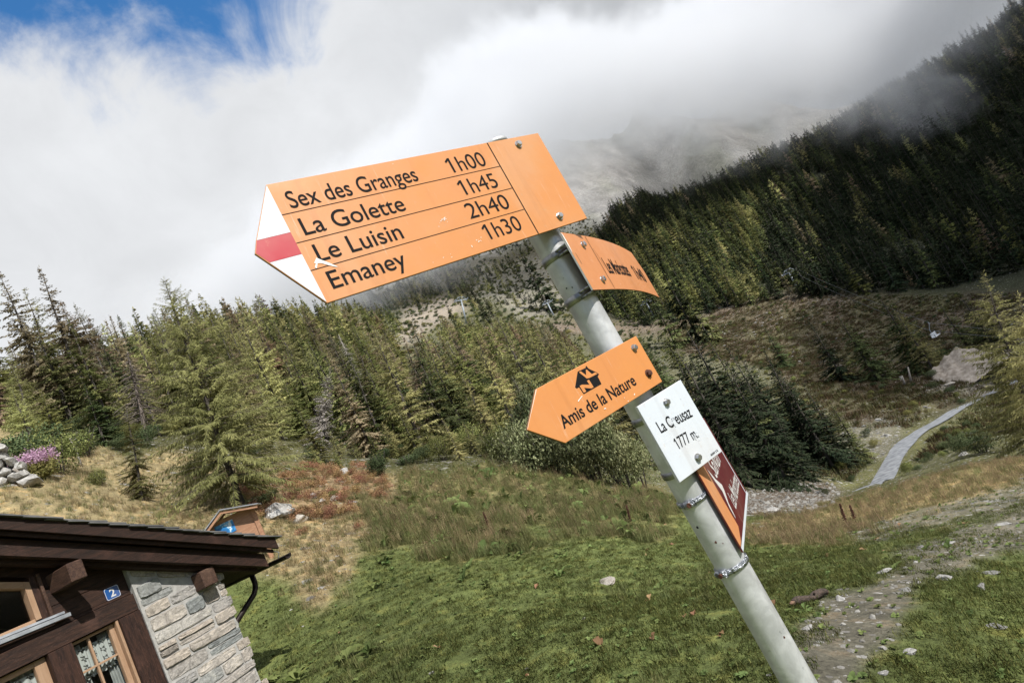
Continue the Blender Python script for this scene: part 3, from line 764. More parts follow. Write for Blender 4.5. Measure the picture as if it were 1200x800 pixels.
M_dkx = wood('dark_stained_timber', (0.013, 0.006, 0.004), (0.042, 0.019, 0.011), (0.119, 0.058, 0.041), (0.8, 6, 8))
M_dkz = wood('dark_stained_timber_upright', (0.014, 0.006, 0.004), (0.046, 0.020, 0.012), (0.136, 0.065, 0.046), (8, 8, 0.8))
M_dky = wood('weathered_beam_end', (0.030, 0.014, 0.010), (0.085, 0.045, 0.029), (0.21, 0.13, 0.088), (9, 1.0, 9))
M_barge = wood('oiled_fascia_timber', (0.011, 0.005, 0.003), (0.034, 0.015, 0.009), (0.102, 0.046, 0.032), (0.5, 6, 9))
M_pinez = wood('pale_pine_upright', (0.323, 0.200, 0.120), (0.380, 0.247, 0.158), (0.253, 0.144, 0.084), (9, 9, 0.7), 0.5)
M_pinex = wood('pale_pine', (0.323, 0.200, 0.120), (0.380, 0.247, 0.158), (0.253, 0.144, 0.084), (0.7, 9, 9), 0.5)
M_sill = simple('zinc_sill', (0.36, 0.38, 0.41), (0.55, 0.57, 0.60), 9, 0.38, 0.6)
M_slate = simple('slate_roof', (0.06, 0.06, 0.062), (0.16, 0.155, 0.15), 3.0, 0.7, bump=0.4)
M_gutter = simple('dark_copper_gutter', (0.012, 0.009, 0.008), (0.035, 0.024, 0.02), 12, 0.42, 0.5)
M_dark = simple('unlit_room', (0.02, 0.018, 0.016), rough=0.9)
M_blue = sign_paint('blue_enamel', (0.011, 0.077, 0.270), (0.009, 0.068, 0.234), 0.3)
M_mortar = simple('lime_mortar', (0.266, 0.255, 0.237), (0.370, 0.359, 0.337), 14, 0.95, bump=0.5)
M_lace, t, b = mat('lace_curtain')
p = N(t, 'ShaderNodeTexCoord').outputs['Object']
sx_ = N(t, 'ShaderNodeSeparateXYZ'); t.links.new(p, sx_.inputs[0])
px_ = mth(t, 'SUBTRACT', mth(t, 'FRACT', mth(t, 'MULTIPLY', sx_.outputs['X'], 9.5)), 0.5)
row_ = mth(t, 'MULTIPLY', mth(t, 'ADD', sx_.outputs['Z'], mth(t, 'MULTIPLY', px_, 0.05)), 9.5)
pz_ = mth(t, 'SUBTRACT', mth(t, 'FRACT', row_), 0.5)
rr_ = mth(t, 'SQRT', mth(t, 'ADD', mth(t, 'MULTIPLY', px_, px_), mth(t, 'MULTIPLY', pz_, pz_)))
pet = mth(t, 'ADD', 0.26, mth(t, 'MULTIPLY', mth(t, 'COSINE', mth(t, 'MULTIPLY', mth(t, 'ARCTAN2', pz_, px_), 5.0)), 0.12))
ring_ = mth(t, 'MULTIPLY', mth(t, 'GREATER_THAN', rr_, 0.10), mth(t, 'LESS_THAN', rr_, pet))
kk = mth(t, 'SUBTRACT', 1.0, ring_)
t.links.new(mixc(t, kk, (0.05, 0.055, 0.05), (0.34, 0.37, 0.345)), b.inputs['Base Color']); b.inputs['Roughness'].default_value = 0.9
M_cloth = simple('thin_curtain', (0.20, 0.22, 0.205), (0.30, 0.325, 0.30), 6, 0.9)
M_glass, t, b = mat('window_glass')
for nn in list(t.nodes): t.nodes.remove(nn)
out = N(t, 'ShaderNodeOutputMaterial'); gl = N(t, 'ShaderNodeBsdfGlossy'); gl.inputs['Roughness'].default_value = 0.02
tr = N(t, 'ShaderNodeBsdfTransparent'); lw = N(t, 'ShaderNodeLayerWeight'); lw.inputs['Blend'].default_value = 0.5
mx = N(t, 'ShaderNodeMixShader'); t.links.new(mth(t, 'ADD', 0.03, mth(t, 'MULTIPLY', mth(t, 'POWER', lw.outputs['Facing'], 5.0), 0.8)), mx.inputs[0]); t.links.new(tr.outputs[0], mx.inputs[1]); t.links.new(gl.outputs[0], mx.inputs[2]); t.links.new(mx.outputs[0], out.inputs[0])

def soff(s): return 0.440 - 0.485 * s        # underside of the roof at the wall, by distance along the wall
RIDGE = -4.3
def gable_poly(x0, x1, zb):
    pts = [(x0, zb), (x1, zb), (x1, soff(x1))]
    if x0 < RIDGE: pts += [(RIDGE, soff(RIDGE)), (x0, soff(2 * RIDGE - x0))]
    else: pts += [(x0, soff(x0))]
    return pts
XR = 0.785                                                  # outer corner of the stone pillar
XS = -0.355                                                 # where timber meets stone
XL = 2 * RIDGE - XR
ZB = ground(HO[0] + HD[0] * -2, HO[1] + HD[1] * -2) - 1.0
mb = MB()
# timber wall as a ring of boards round the openings
mb.prism([(XL, ZB), (XS, ZB), (XS, -1.9), (XL, -1.9)], 0.0, 0.16)
mb.prism([(XS, 0.085), (XS, soff(XS) - 0.004), (-1.22, soff(-1.22) - 0.004), (-1.22, 0.085)], 0.0, 0.16)
mb.prism([(-3.0, soff(-3.0) - 0.13), (-1.222, soff(-1.222) - 0.13), (-1.222, soff(-1.222) - 0.004), (-3.0, soff(-3.0) - 0.004)], 0.0, 0.16)
mb.prism([(XL, -1.9), (-3.0, -1.9), (-3.0, soff(-3.0) - 0.004), (RIDGE, soff(RIDGE) - 0.004), (XL, soff(XR) - 0.004)], 0.0, 0.16)
mb.box(-3.0, -1.222, 0.0, 0.16, 0.292, 0.375)
# sides and back of the building
mb.box(XL, XL + 0.16, 0.162, 8.0, ZB, soff(XR) - 0.01)
mb.prism(gable_poly(XL, XR, ZB), 8.0, 8.16)
wall = mb.build('timber_wall', M_dkx, HUT)
# plank joints: grooves shown as separate planks standing 12 mm proud with gaps
mb = MB()
zz = 0.325
for k in range(6):
    h = 0.205
    z0, z1 = zz + 0.004, zz + h - 0.006
    if z0 > soff(-0.9): break
    x1 = XS - 0.006
    top = lambda x: min(z1, soff(x) - 0.012)
    xs_ = np.linspace(-1.195, x1, 12)
    poly = [(x, z0) for x in xs_ if soff(x) - 0.012 > z0 + 0.01]
    if len(poly) >= 2:
        poly = poly + [(x, top(x)) for x, _ in poly[::-1]]
        mb.prism(poly, -0.014, -0.001)
    zz += h
mb.build('wall_plank', M_dkx, wall)
# right long wall, rubble too
mb = MB(); mb.box(XR - 0.30, XR - 0.04, 0.62, 7.98, ZB, soff(XR) - 0.02)
mb.build('side_wall', M_mortar, HUT)

# the rubble corner: mortar core and split stones laid in courses
mb = MB()
mb.prism([(XS + 0.0, ZB), (XR - 0.05, ZB), (XR - 0.05, soff(XR - 0.05) - 0.01), (XS, soff(XS) - 0.01)], -0.085, 0.60)
core = mb.build('stone_wall', M_mortar, HUT)
M_stone, t, b = mat('split_stone')
p = N(t, 'ShaderNodeNewGeometry').outputs['Position']
tn = N(t, 'ShaderNodeAttribute', attribute_name='tone').outputs['Fac']
f1 = noise(t, p, 9, 8, 0.7, 1.0); f2 = noise(t, p, 45, 6, 0.7)
cc = ramp(t, tn, (0.0, (0.22, 0.20, 0.18)), (0.22, (0.36, 0.325, 0.285)), (0.40, (0.28, 0.275, 0.27)), (0.58, (0.36, 0.315, 0.27)), (0.76, (0.40, 0.385, 0.36)), (0.90, (0.21, 0.225, 0.225)))
cc = mixc(t, 1.0, cc, ramp(t, f1, (0.3, (0.50, 0.48, 0.46)), (0.5, (1.0, 0.98, 0.95)), (0.70, (1.40, 1.34, 1.25))), 'MULTIPLY')
cc = mixc(t, 1.0, cc, ramp(t, f2, (0.3, 0.7), (0.7, 1.25)), 'MULTIPLY')
t.links.new(cc, b.inputs['Base Color']); b.inputs['Roughness'].default_value = 0.92; b.inputs['Specular IOR Level'].default_value = 0.2
bp = N(t, 'ShaderNodeBump'); bp.inputs['Strength'].default_value = 0.8; bp.inputs['Distance'].default_value = 0.02
t.links.new(mth(t, 'ADD', f1, mth(t, 'MULTIPLY', f2, 0.4)), bp.inputs['Height']); t.links.new(bp.outputs[0], b.inputs['Normal'])
Vs, Fs, Ts = [], [], []
def stone(cx, cz, w, h, yf, depth=0.15, side=False, tone=None, rnd=random, lean=None):
    """a split stone: an irregular rounded outline in x, z with a swelling, broken face"""
    n = 18; K = [(1.0, 0.0), (0.99, 0.72), (0.955, 0.95), (0.80, 1.0)]
    rad = []
    sk = rnd.uniform(-0.25, 0.25)
    for k in range(n):
        a = 2 * math.pi * k / n
        c_, s_ = math.cos(a), math.sin(a)
        p_ = 9.0
        q = (abs(c_) ** p_ + abs(s_) ** p_) ** (-1 / p_)
        j_ = 0.6 * j_ + 0.4 * rnd.uniform(-1, 1) if k else rnd.uniform(-1, 1)
        rad.append((q * c_ * w / 2 * (0.96 + 0.05 * j_), q * s_ * h / 2 * (0.90 + 0.16 * j_)))
    b0 = len(Vs); prot = rnd.uniform(0.012, 0.040)
    for f_, g in K:
        for x, z in rad:
            X = cx + x * f_; Z = cz + z * f_ + (sk * h / w * 0.4 if lean is None else lean) * x * f_
            yy = yf - g * prot + rnd.uniform(-0.006, 0.006)
            Vs.append((yy_side(X, yy, side)[0], yy_side(X, yy, side)[1], Z))
    ctr = len(Vs); Vs.append((*yy_side(cx, yf - prot * rnd.uniform(0.9, 1.1), side), cz))
    tone = rnd.random() if tone is None else tone
    for j in range(len(K) - 1):
        for k in range(n):
            Fs.append((b0 + j * n + k, b0 + j * n + (k + 1) % n, b0 + (j + 1) * n + (k + 1) % n, b0 + (j + 1) * n + k)); Ts.append(tone)
    for k in range(n):
        Fs.append((b0 + 3 * n + k, b0 + 3 * n + (k + 1) % n, ctr, ctr)); Ts.append(tone)
def yy_side(x, y, side):
    return (XR - 0.05 - y, x) if side else (x, y - 0.08)
rs = random.Random(11)
z = -2.6
while z < soff(XS) - 0.02:
    h = rs.uniform(0.085, 0.20)
    x = XS + rs.uniform(0.0, 0.03)
    while x < XR - 0.02:
        w = rs.uniform(0.30, 0.85) if h < 0.15 else rs.uniform(0.22, 0.60)
        w = min(w, XR + rs.uniform(-0.03, 0.035) - x)
        if w < 0.09: break
        if z + h * 0.30 < soff(x + w * 0.9):
            if rs.random() < 0.16 and h > 0.12:
                stone(x + w / 2, z + h * 0.27, w - 0.02, h * 0.47, 0.0, rnd=rs); stone(x + w / 2, z + h * 0.76, w - 0.03, h * 0.42, 0.0, rnd=rs)
            else: stone(x + w / 2, z + h / 2 + rs.uniform(-0.01, 0.01), w - 0.010, h - 0.006, 0.0, rnd=rs)
        x += w
    z += h
x = XS + 0.02
while x < XR - 0.12:
    w = rs.uniform(0.22, 0.42); w = min(w, XR - x); stone(x + w / 2, soff(x + w / 2) - 0.075, w - 0.012, rs.uniform(0.085, 0.11), 0.004, rnd=rs, lean=-0.44); x += w
# the flank of the corner, round the outer edge
z = -2.6
while z < soff(XR) - 0.1:
    h = rs.uniform(0.09, 0.19); y = -0.10
    while y < 0.6:
        w = rs.uniform(0.2, 0.45); stone(y + w / 2, z + h / 2, w - 0.016, h - 0.014, 0.02, side=True, rnd=rs); y += w
    z += h
q4 = np.array([f for f in Fs if f[2] != f[3]]); t3 = np.array([f[:3] for f in Fs if f[2] == f[3]])
tone = np.array([tt for f, tt in zip(Fs, Ts) if f[2] != f[3]] + [tt for f, tt in zip(Fs, Ts) if f[2] == f[3]], np.float32)
stones = link('wall_stone', mesh_np('wall_stone', np.array(Vs), [q4, t3], [M_stone], smooth=False, attrs={'tone': ('FLOAT', 'FACE', tone)}), core)

# framing: lintel rail, posts, jambs
def part(name, m, boxes, parent=HUT, bev=0.006):
    mb = MB()
    for bx in boxes: mb.box(*bx, bev=bev)
    return mb.build(name, m, parent)
part('lintel', M_dkx, [(-3.0, XS - 0.002, -0.055, 0.10, 0.072, 0.285)])
part('rail', M_dkx, [(-3.0, XS - 0.002, -0.02, 0.12, 0.287, 0.324)])
part('corner_post', M_dkz, [(-0.612, XS - 0.004, -0.075, 0.10, ZB, 0.070)])
part('jamb', M_pinez, [(-0.645, -0.614, -0.045, 0.09, -1.9, 0.070)])
part('post', M_dkz, [(-1.375, -1.130, -0.065, 0.10, -1.9, 0.070)])
part('post', M_dkz, [(-3.0, -2.45, -0.065, 0.10, -1.9, 0.070)])
part('rail', M_dkx, [(-2.44, -1.377, -0.03, 0.10, -1.9, -1.35)])
part('rail', M_dkx, [(-1.128, -0.647, -0.03, 0.10, -1.9, -1.35)])

def casement(x0, x1, z0, z1, yb, panes_x, panes_z, fw=0.045, name_lace=True, lace_drop=0.36, light=True):
    """a pine casement: frame, glazing bars, glass, lace behind"""
    fr = MB()
    fr.box(x0, x0 + fw, yb, yb + 0.06, z0, z1, 0, 0.004); fr.box(x1 - fw * 1.3, x1, yb, yb + 0.06, z0, z1, 0, 0.004)
    fr.box(x0 + fw, x1 - fw * 1.3, yb + 0.002, yb + 0.06, z1 - fw * 0.7, z1, 1, 0.004); fr.box(x0 + fw, x1 - fw * 1.3, yb + 0.002, yb + 0.06, z0, z0 + fw, 1, 0.004)
    f = fr.build('window', [M_pinez, M_pinex], HUT)
    bars = MB()
    for x in panes_x: bars.box(x - 0.012, x + 0.012, yb + 0.008, yb + 0.05, z0 + fw, z1 - fw * 0.7, 0, 0.003)
    for z in panes_z: bars.box(x0 + fw, x1 - fw * 1.3, yb + 0.005, yb + 0.052, z - 0.012, z + 0.012, 1, 0.003)
    if panes_x or panes_z: bars.build('sash', [M_pinez, M_pinex], f)
    g = MB(); g.box(x0 + fw, x1 - fw * 1.3, yb + 0.024, yb + 0.028, z0 + fw, z1 - fw * 0.7)
    g.build('pane', M_glass, f)
    if name_lace:
        cu = bmesh.new(); nx_ = 60
        top = [cu.verts.new((x0 + (x1 - x0) * i / nx_, yb + 0.085 + 0.012 * math.sin(i * 1.1) + 0.006 * math.sin(i * 0.37), z1 - 0.10)) for i in range(nx_ + 1)]
        bot = [cu.verts.new((x0 + (x1 - x0) * i / nx_, yb + 0.09 + 0.016 * math.sin(i * 1.1 + 0.2), z1 - 0.10 - lace_drop + 0.02 * abs(math.sin(i * 0.42)))) for i in range(nx_ + 1)]
        for i in range(nx_): cu.faces.new((top[i], top[i + 1], bot[i + 1], bot[i])).smooth = True
        mm_ = bpy.data.meshes.new('lace_curtain'); cu.to_mesh(mm_); cu.free(); mm_.materials.append(M_lace); link('lace_curtain', mm_, f)
        for a, b__ in ((x0, x0 + (x1 - x0) * 0.36), (x0 + (x1 - x0) * 0.72, x1)):
            cu = bmesh.new()
            ro = [[cu.verts.new((a + (b__ - a) * i / 30, yb + 0.13 + 0.02 * math.sin(i * 0.9), zq)) for i in range(31)] for zq in (z1 - 0.05, z0)]
            for i in range(30): cu.faces.new((ro[0][i], ro[0][i + 1], ro[1][i + 1], ro[1][i])).smooth = True
            mm_ = bpy.data.meshes.new('curtain'); cu.to_mesh(mm_); cu.free(); mm_.materials.append(M_cloth); link('curtain', mm_, f)
    return f
casement(-1.150, -0.647, -1.35, 0.062, 0.015, [-0.930], [-0.291, -0.65, -1.00])
casement(-2.42, -1.377, -1.35, 0.062, 0.015, [-1.90], [-0.33, -0.65, -1.00], fw=0.085)
# unlit room behind the windows
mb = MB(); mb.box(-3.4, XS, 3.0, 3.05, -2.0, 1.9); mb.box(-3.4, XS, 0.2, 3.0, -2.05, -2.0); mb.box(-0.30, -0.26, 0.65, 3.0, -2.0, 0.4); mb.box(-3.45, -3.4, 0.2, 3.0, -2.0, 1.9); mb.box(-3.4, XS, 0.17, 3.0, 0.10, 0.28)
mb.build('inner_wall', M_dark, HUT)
# upper window: open dark pane, pine frame with a head that follows the roof, zinc sill
UW = lambda s_: 0.880 - 0.462 * (s_ + 1.297)
f = MB(); f.prism([(-1.352, 0.455), (-1.297, 0.455), (-1.297, UW(-1.297)), (-1.352, UW(-1.352))], -0.02, 0.09, 0)
f.prism([(-3.0, UW(-3.0) - 0.075), (-1.354, UW(-1.354) - 0.075), (-1.354, UW(-1.354)), (-3.0, UW(-3.0))], -0.018, 0.09, 1); f.box(-3.0, -1.354, -0.018, 0.09, 0.430, 0.475, 1, 0.004)
f = f.build('window', [M_pinez, M_pinex], HUT)
mb = MB(); mb.prism([(-3.0, 0.477), (-1.354, 0.477), (-1.354, UW(-1.354) - 0.077), (-3.0, UW(-3.0) - 0.077)], 0.055, 0.06); mb.build('pane', M_glass, f)
part('upper_post', M_dkz, [(-1.295, -1.232, -0.03, 0.10, 0.43, 0.93)])
part('upper_jamb', M_dky, [(-1.230, -1.198, -0.06, 0.10, 0.43, 0.93)])
mb = MB()
mb.prism([(-3.0, 0.500), (-1.098, 0.425), (-1.098, 0.400), (-3.0, 0.470)], -0.06, 0.03)
mb.prism([(-3.0, 0.468), (-1.078, 0.385), (-1.078, 0.345), (-3.0, 0.425)], -0.125, -0.058)
mb.build('window_sill', M_sill, HUT)

# purlin ends
for x0, x1, z0, z1, y1 in ((-1.140, -0.975, 0.650, 0.868, -0.50), (0.365, 0.570, -0.065, 0.165, -0.30)):
    mb = MB(); mb.box(x0, x1, y1, 0.30, z0, z1, 0, 0.012); mb.build('purlin', M_dky, HUT)

# roof: boards, rafters, fascia and slate, both slopes
def rline(s, off): return off - 0.485 * s                   # height of a roof-parallel line at s
OFF = 0.878
XE = 1.500                                             # eaves
def slope_slab(name, o0, o1, y0, y1, m, xe, parent, mi=0, both=True):
    mb = MB()
    zr0, zr1 = rline(RIDGE, o0), rline(RIDGE, o1)
    poly = [(xe, rline(xe, o0)), (xe, rline(xe, o1)), (RIDGE, zr1), (2 * RIDGE - xe, rline(xe, o1)), (2 * RIDGE - xe, rline(xe, o0)), (RIDGE, zr0)]
    # two convex halves
    mb.prism([(xe, rline(xe, o0)), (xe, rline(xe, o1)), (RIDGE, zr1), (RIDGE, zr0)], y0, y1, mi)
    mb.prism([(RIDGE, zr0), (RIDGE, zr1), (2 * RIDGE - xe, rline(xe, o1)), (2 * RIDGE - xe, rline(xe, o0))], y0, y1, mi)
    return mb.build(name, m, parent)
roof = slope_slab('roof', 0.742, 0.836, -0.455, 8.6, M_dkx, XE - 0.06, HUT)
slope_slab('fascia', 0.690, 0.866, -0.500, -0.457, M_barge, XE - 0.02, roof)
slope_slab('fascia', 0.640, 0.688, -0.440, -0.405, M_barge, XE - 0.075, roof)
slope_slab('fascia', 0.442, 0.638, -0.350, -0.310, M_barge, XE - 0.175, roof)
slope_slab('rafter', 0.395, 0.440, -0.230, -0.100, M_dkx, XE - 0.27, roof)
slope_slab('soffit', 0.445, 0.480, -0.308, 0.9, M_dkx, XE - 0.22, roof)
slope_slab('rafter', 0.48, 0.74, 0.92, 8.4, M_dkx, XE - 0.22, roof)
# slates, laid in overlapping courses with ragged edges
mb = MB(); rs = random.Random(5)
ca_, sa_ = math.cos(math.atan(0.485)), math.sin(math.atan(0.485))
for side in (0, 1):
    L = (XE - RIDGE) / ca_; s = -0.03; row = 0
    while s < L:
        y = -0.530 - rs.random() * 0.03
        while y < 8.6:
            w = rs.uniform(0.2, 0.5) if y > -0.45 else rs.uniform(0.28, 0.6)
            a0 = XE + 0.02 - s * ca_; a1 = a0 - 0.40 * ca_
            z0 = rline(a0, OFF - 0.04) + 0.030 + rs.uniform(-0.006, 0.008); z1 = rline(a1, OFF - 0.04) + 0.006
            jut = rs.uniform(-0.025, 0.03)
            a0 += jut
            pts = []
            for (xx, zz_) in ((a0, z0), (a1, z1)):
                if side: xx = 2 * RIDGE - xx
                pts.append((xx, zz_))
            th = 0.016
            v = [mb.bm.verts.new((pts[0][0], y, pts[0][1])), mb.bm.verts.new((pts[0][0], y + w - 0.008, pts[0][1])), mb.bm.verts.new((pts[1][0], y + w - 0.008, pts[1][1])), mb.bm.verts.new((pts[1][0], y, pts[1][1]))]
            u = [mb.bm.verts.new((q_.co.x, q_.co.y, q_.co.z - th)) for q_ in v]
            mb.bm.faces.new(v); mb.bm.faces.new(u[::-1])
            for i in range(4): mb.bm.faces.new((v[i], u[i], u[(i + 1) % 4], v[(i + 1) % 4]))
            y += w
        s += 0.22; row += 1
mb.build('roof_slate', M_slate, roof)

# gutter along the eaves and its downpipe
gx, gz, gr = 1.550, -0.165, 0.062
mb = MB()
n_ = 14
pr = [(gx + gr * math.cos(math.pi + math.pi * k / n_), gz + gr * math.sin(math.pi + math.pi * k / n_)) for k in range(n_ + 1)]
pi_ = [(gx + (gr - 0.005) * math.cos(math.pi + math.pi * k / n_), gz + (gr - 0.005) * math.sin(math.pi + math.pi * k / n_)) for k in range(n_ + 1)]
for k in range(n_):
    for P_, fl in ((pr, 0), (pi_, 1)):
        a_, b_ = P_[k], P_[k + 1]
        mb.quad((a_[0], -0.53, a_[1]), (b_[0], -0.53, b_[1]), (b_[0], 8.5, b_[1]), (a_[0], 8.5, a_[1]))
    mb.quad((pr[k][0], -0.53, pr[k][1]), (pr[k + 1][0], -0.53, pr[k + 1][1]), (pi_[k + 1][0], -0.53, pi_[k + 1][1]), (pi_[k][0], -0.53, pi_[k][1]))
for x in (gx - gr, gx + gr): mb.tube([(x, -0.53, gz), (x, 8.5, gz)], 0.007, 8)
gut = mb.build('gutter', M_gutter, HUT)
for y in (-0.40, 0.5, 1.4, 2.3, 3.2):
    MB().tube([(gx - gr, y, gz + 0.01), (gx - 0.02, y, gz + 0.085), (gx - 0.16, y, gz + 0.17)], 0.008, 6).build('gutter_hook', M_sill, gut)
MB().tube([(gx, 0.36, gz - 0.05), (gx, 0.36, gz - 0.17), (gx - 0.03, 0.355, gz - 0.25), (gx - 0.10, 0.345, gz - 0.32), (XR + 0.13, 0.25, gz - 0.56), (XR + 0.07, 0.24, gz - 0.66), (XR + 0.07, 0.24, ZB)], 0.040, 14).build('downpipe', M_gutter, HUT)

# number plate
bm = bmesh.new()
x0, x1, z0, z1, rr = -0.637, -0.469, 0.322, 0.468, 0.022
pl_ = []
for cx, cz, a0 in ((x1 - rr, z1 - rr, 0), (x0 + rr, z1 - rr, 90), (x0 + rr, z0 + rr, 180), (x1 - rr, z0 + rr, 270)):
    for k in range(6): pl_.append((cx + rr * math.cos(R(a0 + k * 18)), cz + rr * math.sin(R(a0 + k * 18))))
mb = MB(); mb.prism(pl_, -0.022, -0.0145, 0)
plate = mb.build('number_plate', M_blue, HUT)
pc = np.array(pl_); cc_ = pc.mean(0)
mb = MB()
for i in range(len(pl_)):
    j = (i + 1) % len(pl_); A = lambda q, f_: (cc_[0] + (q[0] - cc_[0]) * f_, -0.0226, cc_[1] + (q[1] - cc_[1]) * f_)
    mb.quad(A(pl_[i], 0.97), A(pl_[j], 0.97), A(pl_[j], 0.91), A(pl_[i], 0.91))
mb.build('plate_border', M_whiteprint, plate)
me = text_mesh('2', 0.02); p_ = text_pts(me)
lo, hi = p_.min(0), p_.max(0)
q_ = np.c_[-0.583 + (p_[:, 0] - lo[0]) / (hi[0] - lo[0]) * 0.062, np.full(len(p_), -0.0227), 0.348 + (p_[:, 1] - lo[1]) / (hi[1] - lo[1]) * 0.095]
me.vertices.foreach_set('co', q_.ravel()); me.update(); me.materials.clear(); me.materials.append(M_whiteprint); link('numeral', me, plate)

# ------------------------------------------------------------------ notice board behind the chalet
bx = at(268, 607, 16.5); az = R(20)
nd_, nn_ = np.array([math.cos(az), math.sin(az), 0]), np.array([-math.sin(az), math.cos(az), 0])
NB = empty('notice_board', Matrix(np.array([[nd_[0], nn_[0], 0, bx[0]], [nd_[1], nn_[1], 0, bx[1]], [0, 0, 1, bx[2]], [0, 0, 0, 1]]).tolist()))
tag(NB, 'small wooden notice board with a sheet metal roof and blue poster behind the chalet', 'notice board')
gzb = ground(bx[0], bx[1]) - bx[2]
M_nb = wood('larch_board', (0.30, 0.155, 0.090), (0.40, 0.225, 0.135), (0.24, 0.12, 0.07), (1, 6, 6), 0.7)
M_tin = simple('sheet_metal_roof', (0.30, 0.31, 0.33), (0.46, 0.47, 0.49), 6, 0.4, 0.6)
MB().box(-0.40, 0.50, 0.0, 0.03, -0.85, 0.0).build('panel', M_nb, NB)
for x in (-0.44, 0.54): MB().box(x - 0.05, x + 0.05, -0.03, 0.07, gzb - 0.3, 0.06, 0, 0.006).build('post', M_nb, NB)
MB().box(-0.39, 0.49, -0.035, 0.0, 0.0, 0.05, 0, 0.004).build('top_rail', M_nb, NB)
MB().box(-0.39, 0.49, -0.035, 0.0, -0.90, -0.85, 0, 0.004).build('bottom_rail', M_nb, NB)
mb = MB()
mb.prism([(-0.72, -0.16), (-0.06, 0.26), (-0.06, 0.235), (-0.72, -0.19)], -0.32, 0.30)
mb.prism([(-0.06, 0.26), (0.74, 0.02), (0.74, -0.005), (-0.06, 0.235)], -0.32, 0.30)
rf = mb.build('roof', M_tin, NB)
mb = MB()
for y in (-0.28, 0.22):
    mb.prism([(-0.68, -0.19), (-0.06, 0.205), (-0.06, 0.145), (-0.68, -0.25)], y, y + 0.04); mb.prism([(-0.06, 0.205), (0.70, -0.022), (0.70, -0.08), (-0.06, 0.145)], y, y + 0.04)
mb.build('rafter', M_nb, NB)
M_poster, t, b = mat('blue_poster')
p = N(t, 'ShaderNodeTexCoord').outputs['Object']
f1 = noise(t, p, 5.5, 3, 0.5, 0.8); f2 = noise(t, p, 17, 3, 0.5)
cc = ramp(t, f1, (0.36, (0.01, 0.09, 0.28)), (0.5, (0.03, 0.22, 0.50)), (0.56, (0.10, 0.35, 0.62)), (0.60, (0.62, 0.68, 0.72)))
t.links.new(cc, b.inputs['Base Color']); b.inputs['Roughness'].default_value = 0.4
MB().box(-0.36, 0.06, -0.012, -0.001, -0.34, -0.05).build('poster', M_poster, NB)
MB().box(-0.34, 0.05, -0.012, -0.001, -0.72, -0.38).build('poster', M_poster, NB)

# ------------------------------------------------------------------ road
cols = np.linspace(-1.25, 1.25, 9)
RV = []
for cx in cols:
    wob = 0.28 * vnoise(tt * 3.0, np.full_like(tt, cx * 7.0), 4) if abs(cx) > 1.1 else 0
    q = rc + nr * (cx + wob)[:, None] if not np.isscalar(wob) else rc + nr * cx
    RV.append(np.c_[q, ground_z(q[:, 0], q[:, 1]) + 0.16 - 0.04 * abs(cx)])
RV = np.array(RV)                                           # 9, 240, 3
RV[:, :, 2] = zc[None] + 0.03 - 0.03 * np.abs(cols)[:, None]
RV[:, :, 2] -= (0.5 * np.clip(1 - tt / 0.25, 0, 1))[None]
ii = np.arange(9 * 240).reshape(9, 240)
M_road = simple('gravel_road', (0.125, 0.135, 0.15), (0.25, 0.258, 0.27), 1.6, 0.95, detail=10, bump=0.15)
tag(link('road', mesh_np('road', RV.reshape(-1, 3), [np.stack([ii[:-1, :-1], ii[1:, :-1], ii[1:, 1:], ii[:-1, 1:]], -1).reshape(-1, 4)], [M_road], smooth=True)), kind='structure')

# ------------------------------------------------------------------ foliage
def leafmat(name, dark, light, hue=0.12, transl=0.25):
    """leaf colour varies from spray to spray (attribute) and from plant to plant"""
    M, t, b = mat(name)
    for nn in list(t.nodes): t.nodes.remove(nn)
    out = N(t, 'ShaderNodeOutputMaterial')
    tn = N(t, 'ShaderNodeAttribute', attribute_name='tone').outputs['Fac']
    oi = N(t, 'ShaderNodeObjectInfo').outputs['Random']
    cc = mixc(t, tn, dark, light)
    hs = N(t, 'ShaderNodeHueSaturation'); t.links.new(cc, hs.inputs['Color'])
    t.links.new(maprange(t, oi, 0, 1, 0.5 - hue * 0.30, 0.5 + hue * 0.22, False), hs.inputs['Hue'])
    w = N(t, 'ShaderNodeTexWhiteNoise', noise_dimensions='1D'); t.links.new(oi, w.inputs['W'])
    t.links.new(maprange(t, w.outputs['Value'], 0, 1, 0.62, 1.38, False), hs.inputs['Value'])
    df = N(t, 'ShaderNodeBsdfDiffuse'); tl = N(t, 'ShaderNodeBsdfTranslucent')
    t.links.new(hs.outputs[0], df.inputs[0]); t.links.new(hs.outputs[0], tl.inputs[0])
    mx = N(t, 'ShaderNodeMixShader'); mx.inputs[0].default_value = transl
    t.links.new(df.outputs[0], mx.inputs[1]); t.links.new(tl.outputs[0], mx.inputs[2]); t.links.new(mx.outputs[0], out.inputs[0])
    return M
L_spruce = leafmat('spruce_needles', (0.048, 0.068, 0.028), (0.165, 0.189, 0.077))
L_larch = leafmat('larch_needles', (0.240, 0.246, 0.094), (0.527, 0.502, 0.220), 0.08, 0.4)
L_mixed = leafmat('young_spruce_needles', (0.125, 0.148, 0.048), (0.333, 0.330, 0.125), 0.10, 0.35)
L_brown = leafmat('browned_needles', (0.225, 0.178, 0.110), (0.460, 0.375, 0.245), 0.08, 0.4)
L_rust = leafmat('rusty_needles', (0.175, 0.115, 0.072), (0.350, 0.245, 0.160), 0.06, 0.3)
L_pale = leafmat('thin_grey_needles', (0.202, 0.202, 0.114), (0.405, 0.396, 0.246), 0.08, 0.4)
L_alder = leafmat('alder_leaves', (0.084, 0.107, 0.043), (0.321, 0.341, 0.190), 0.08, 0.3)
L_juniper = leafmat('juniper_needles', (0.048, 0.069, 0.032), (0.132, 0.163, 0.079), 0.08, 0.2)
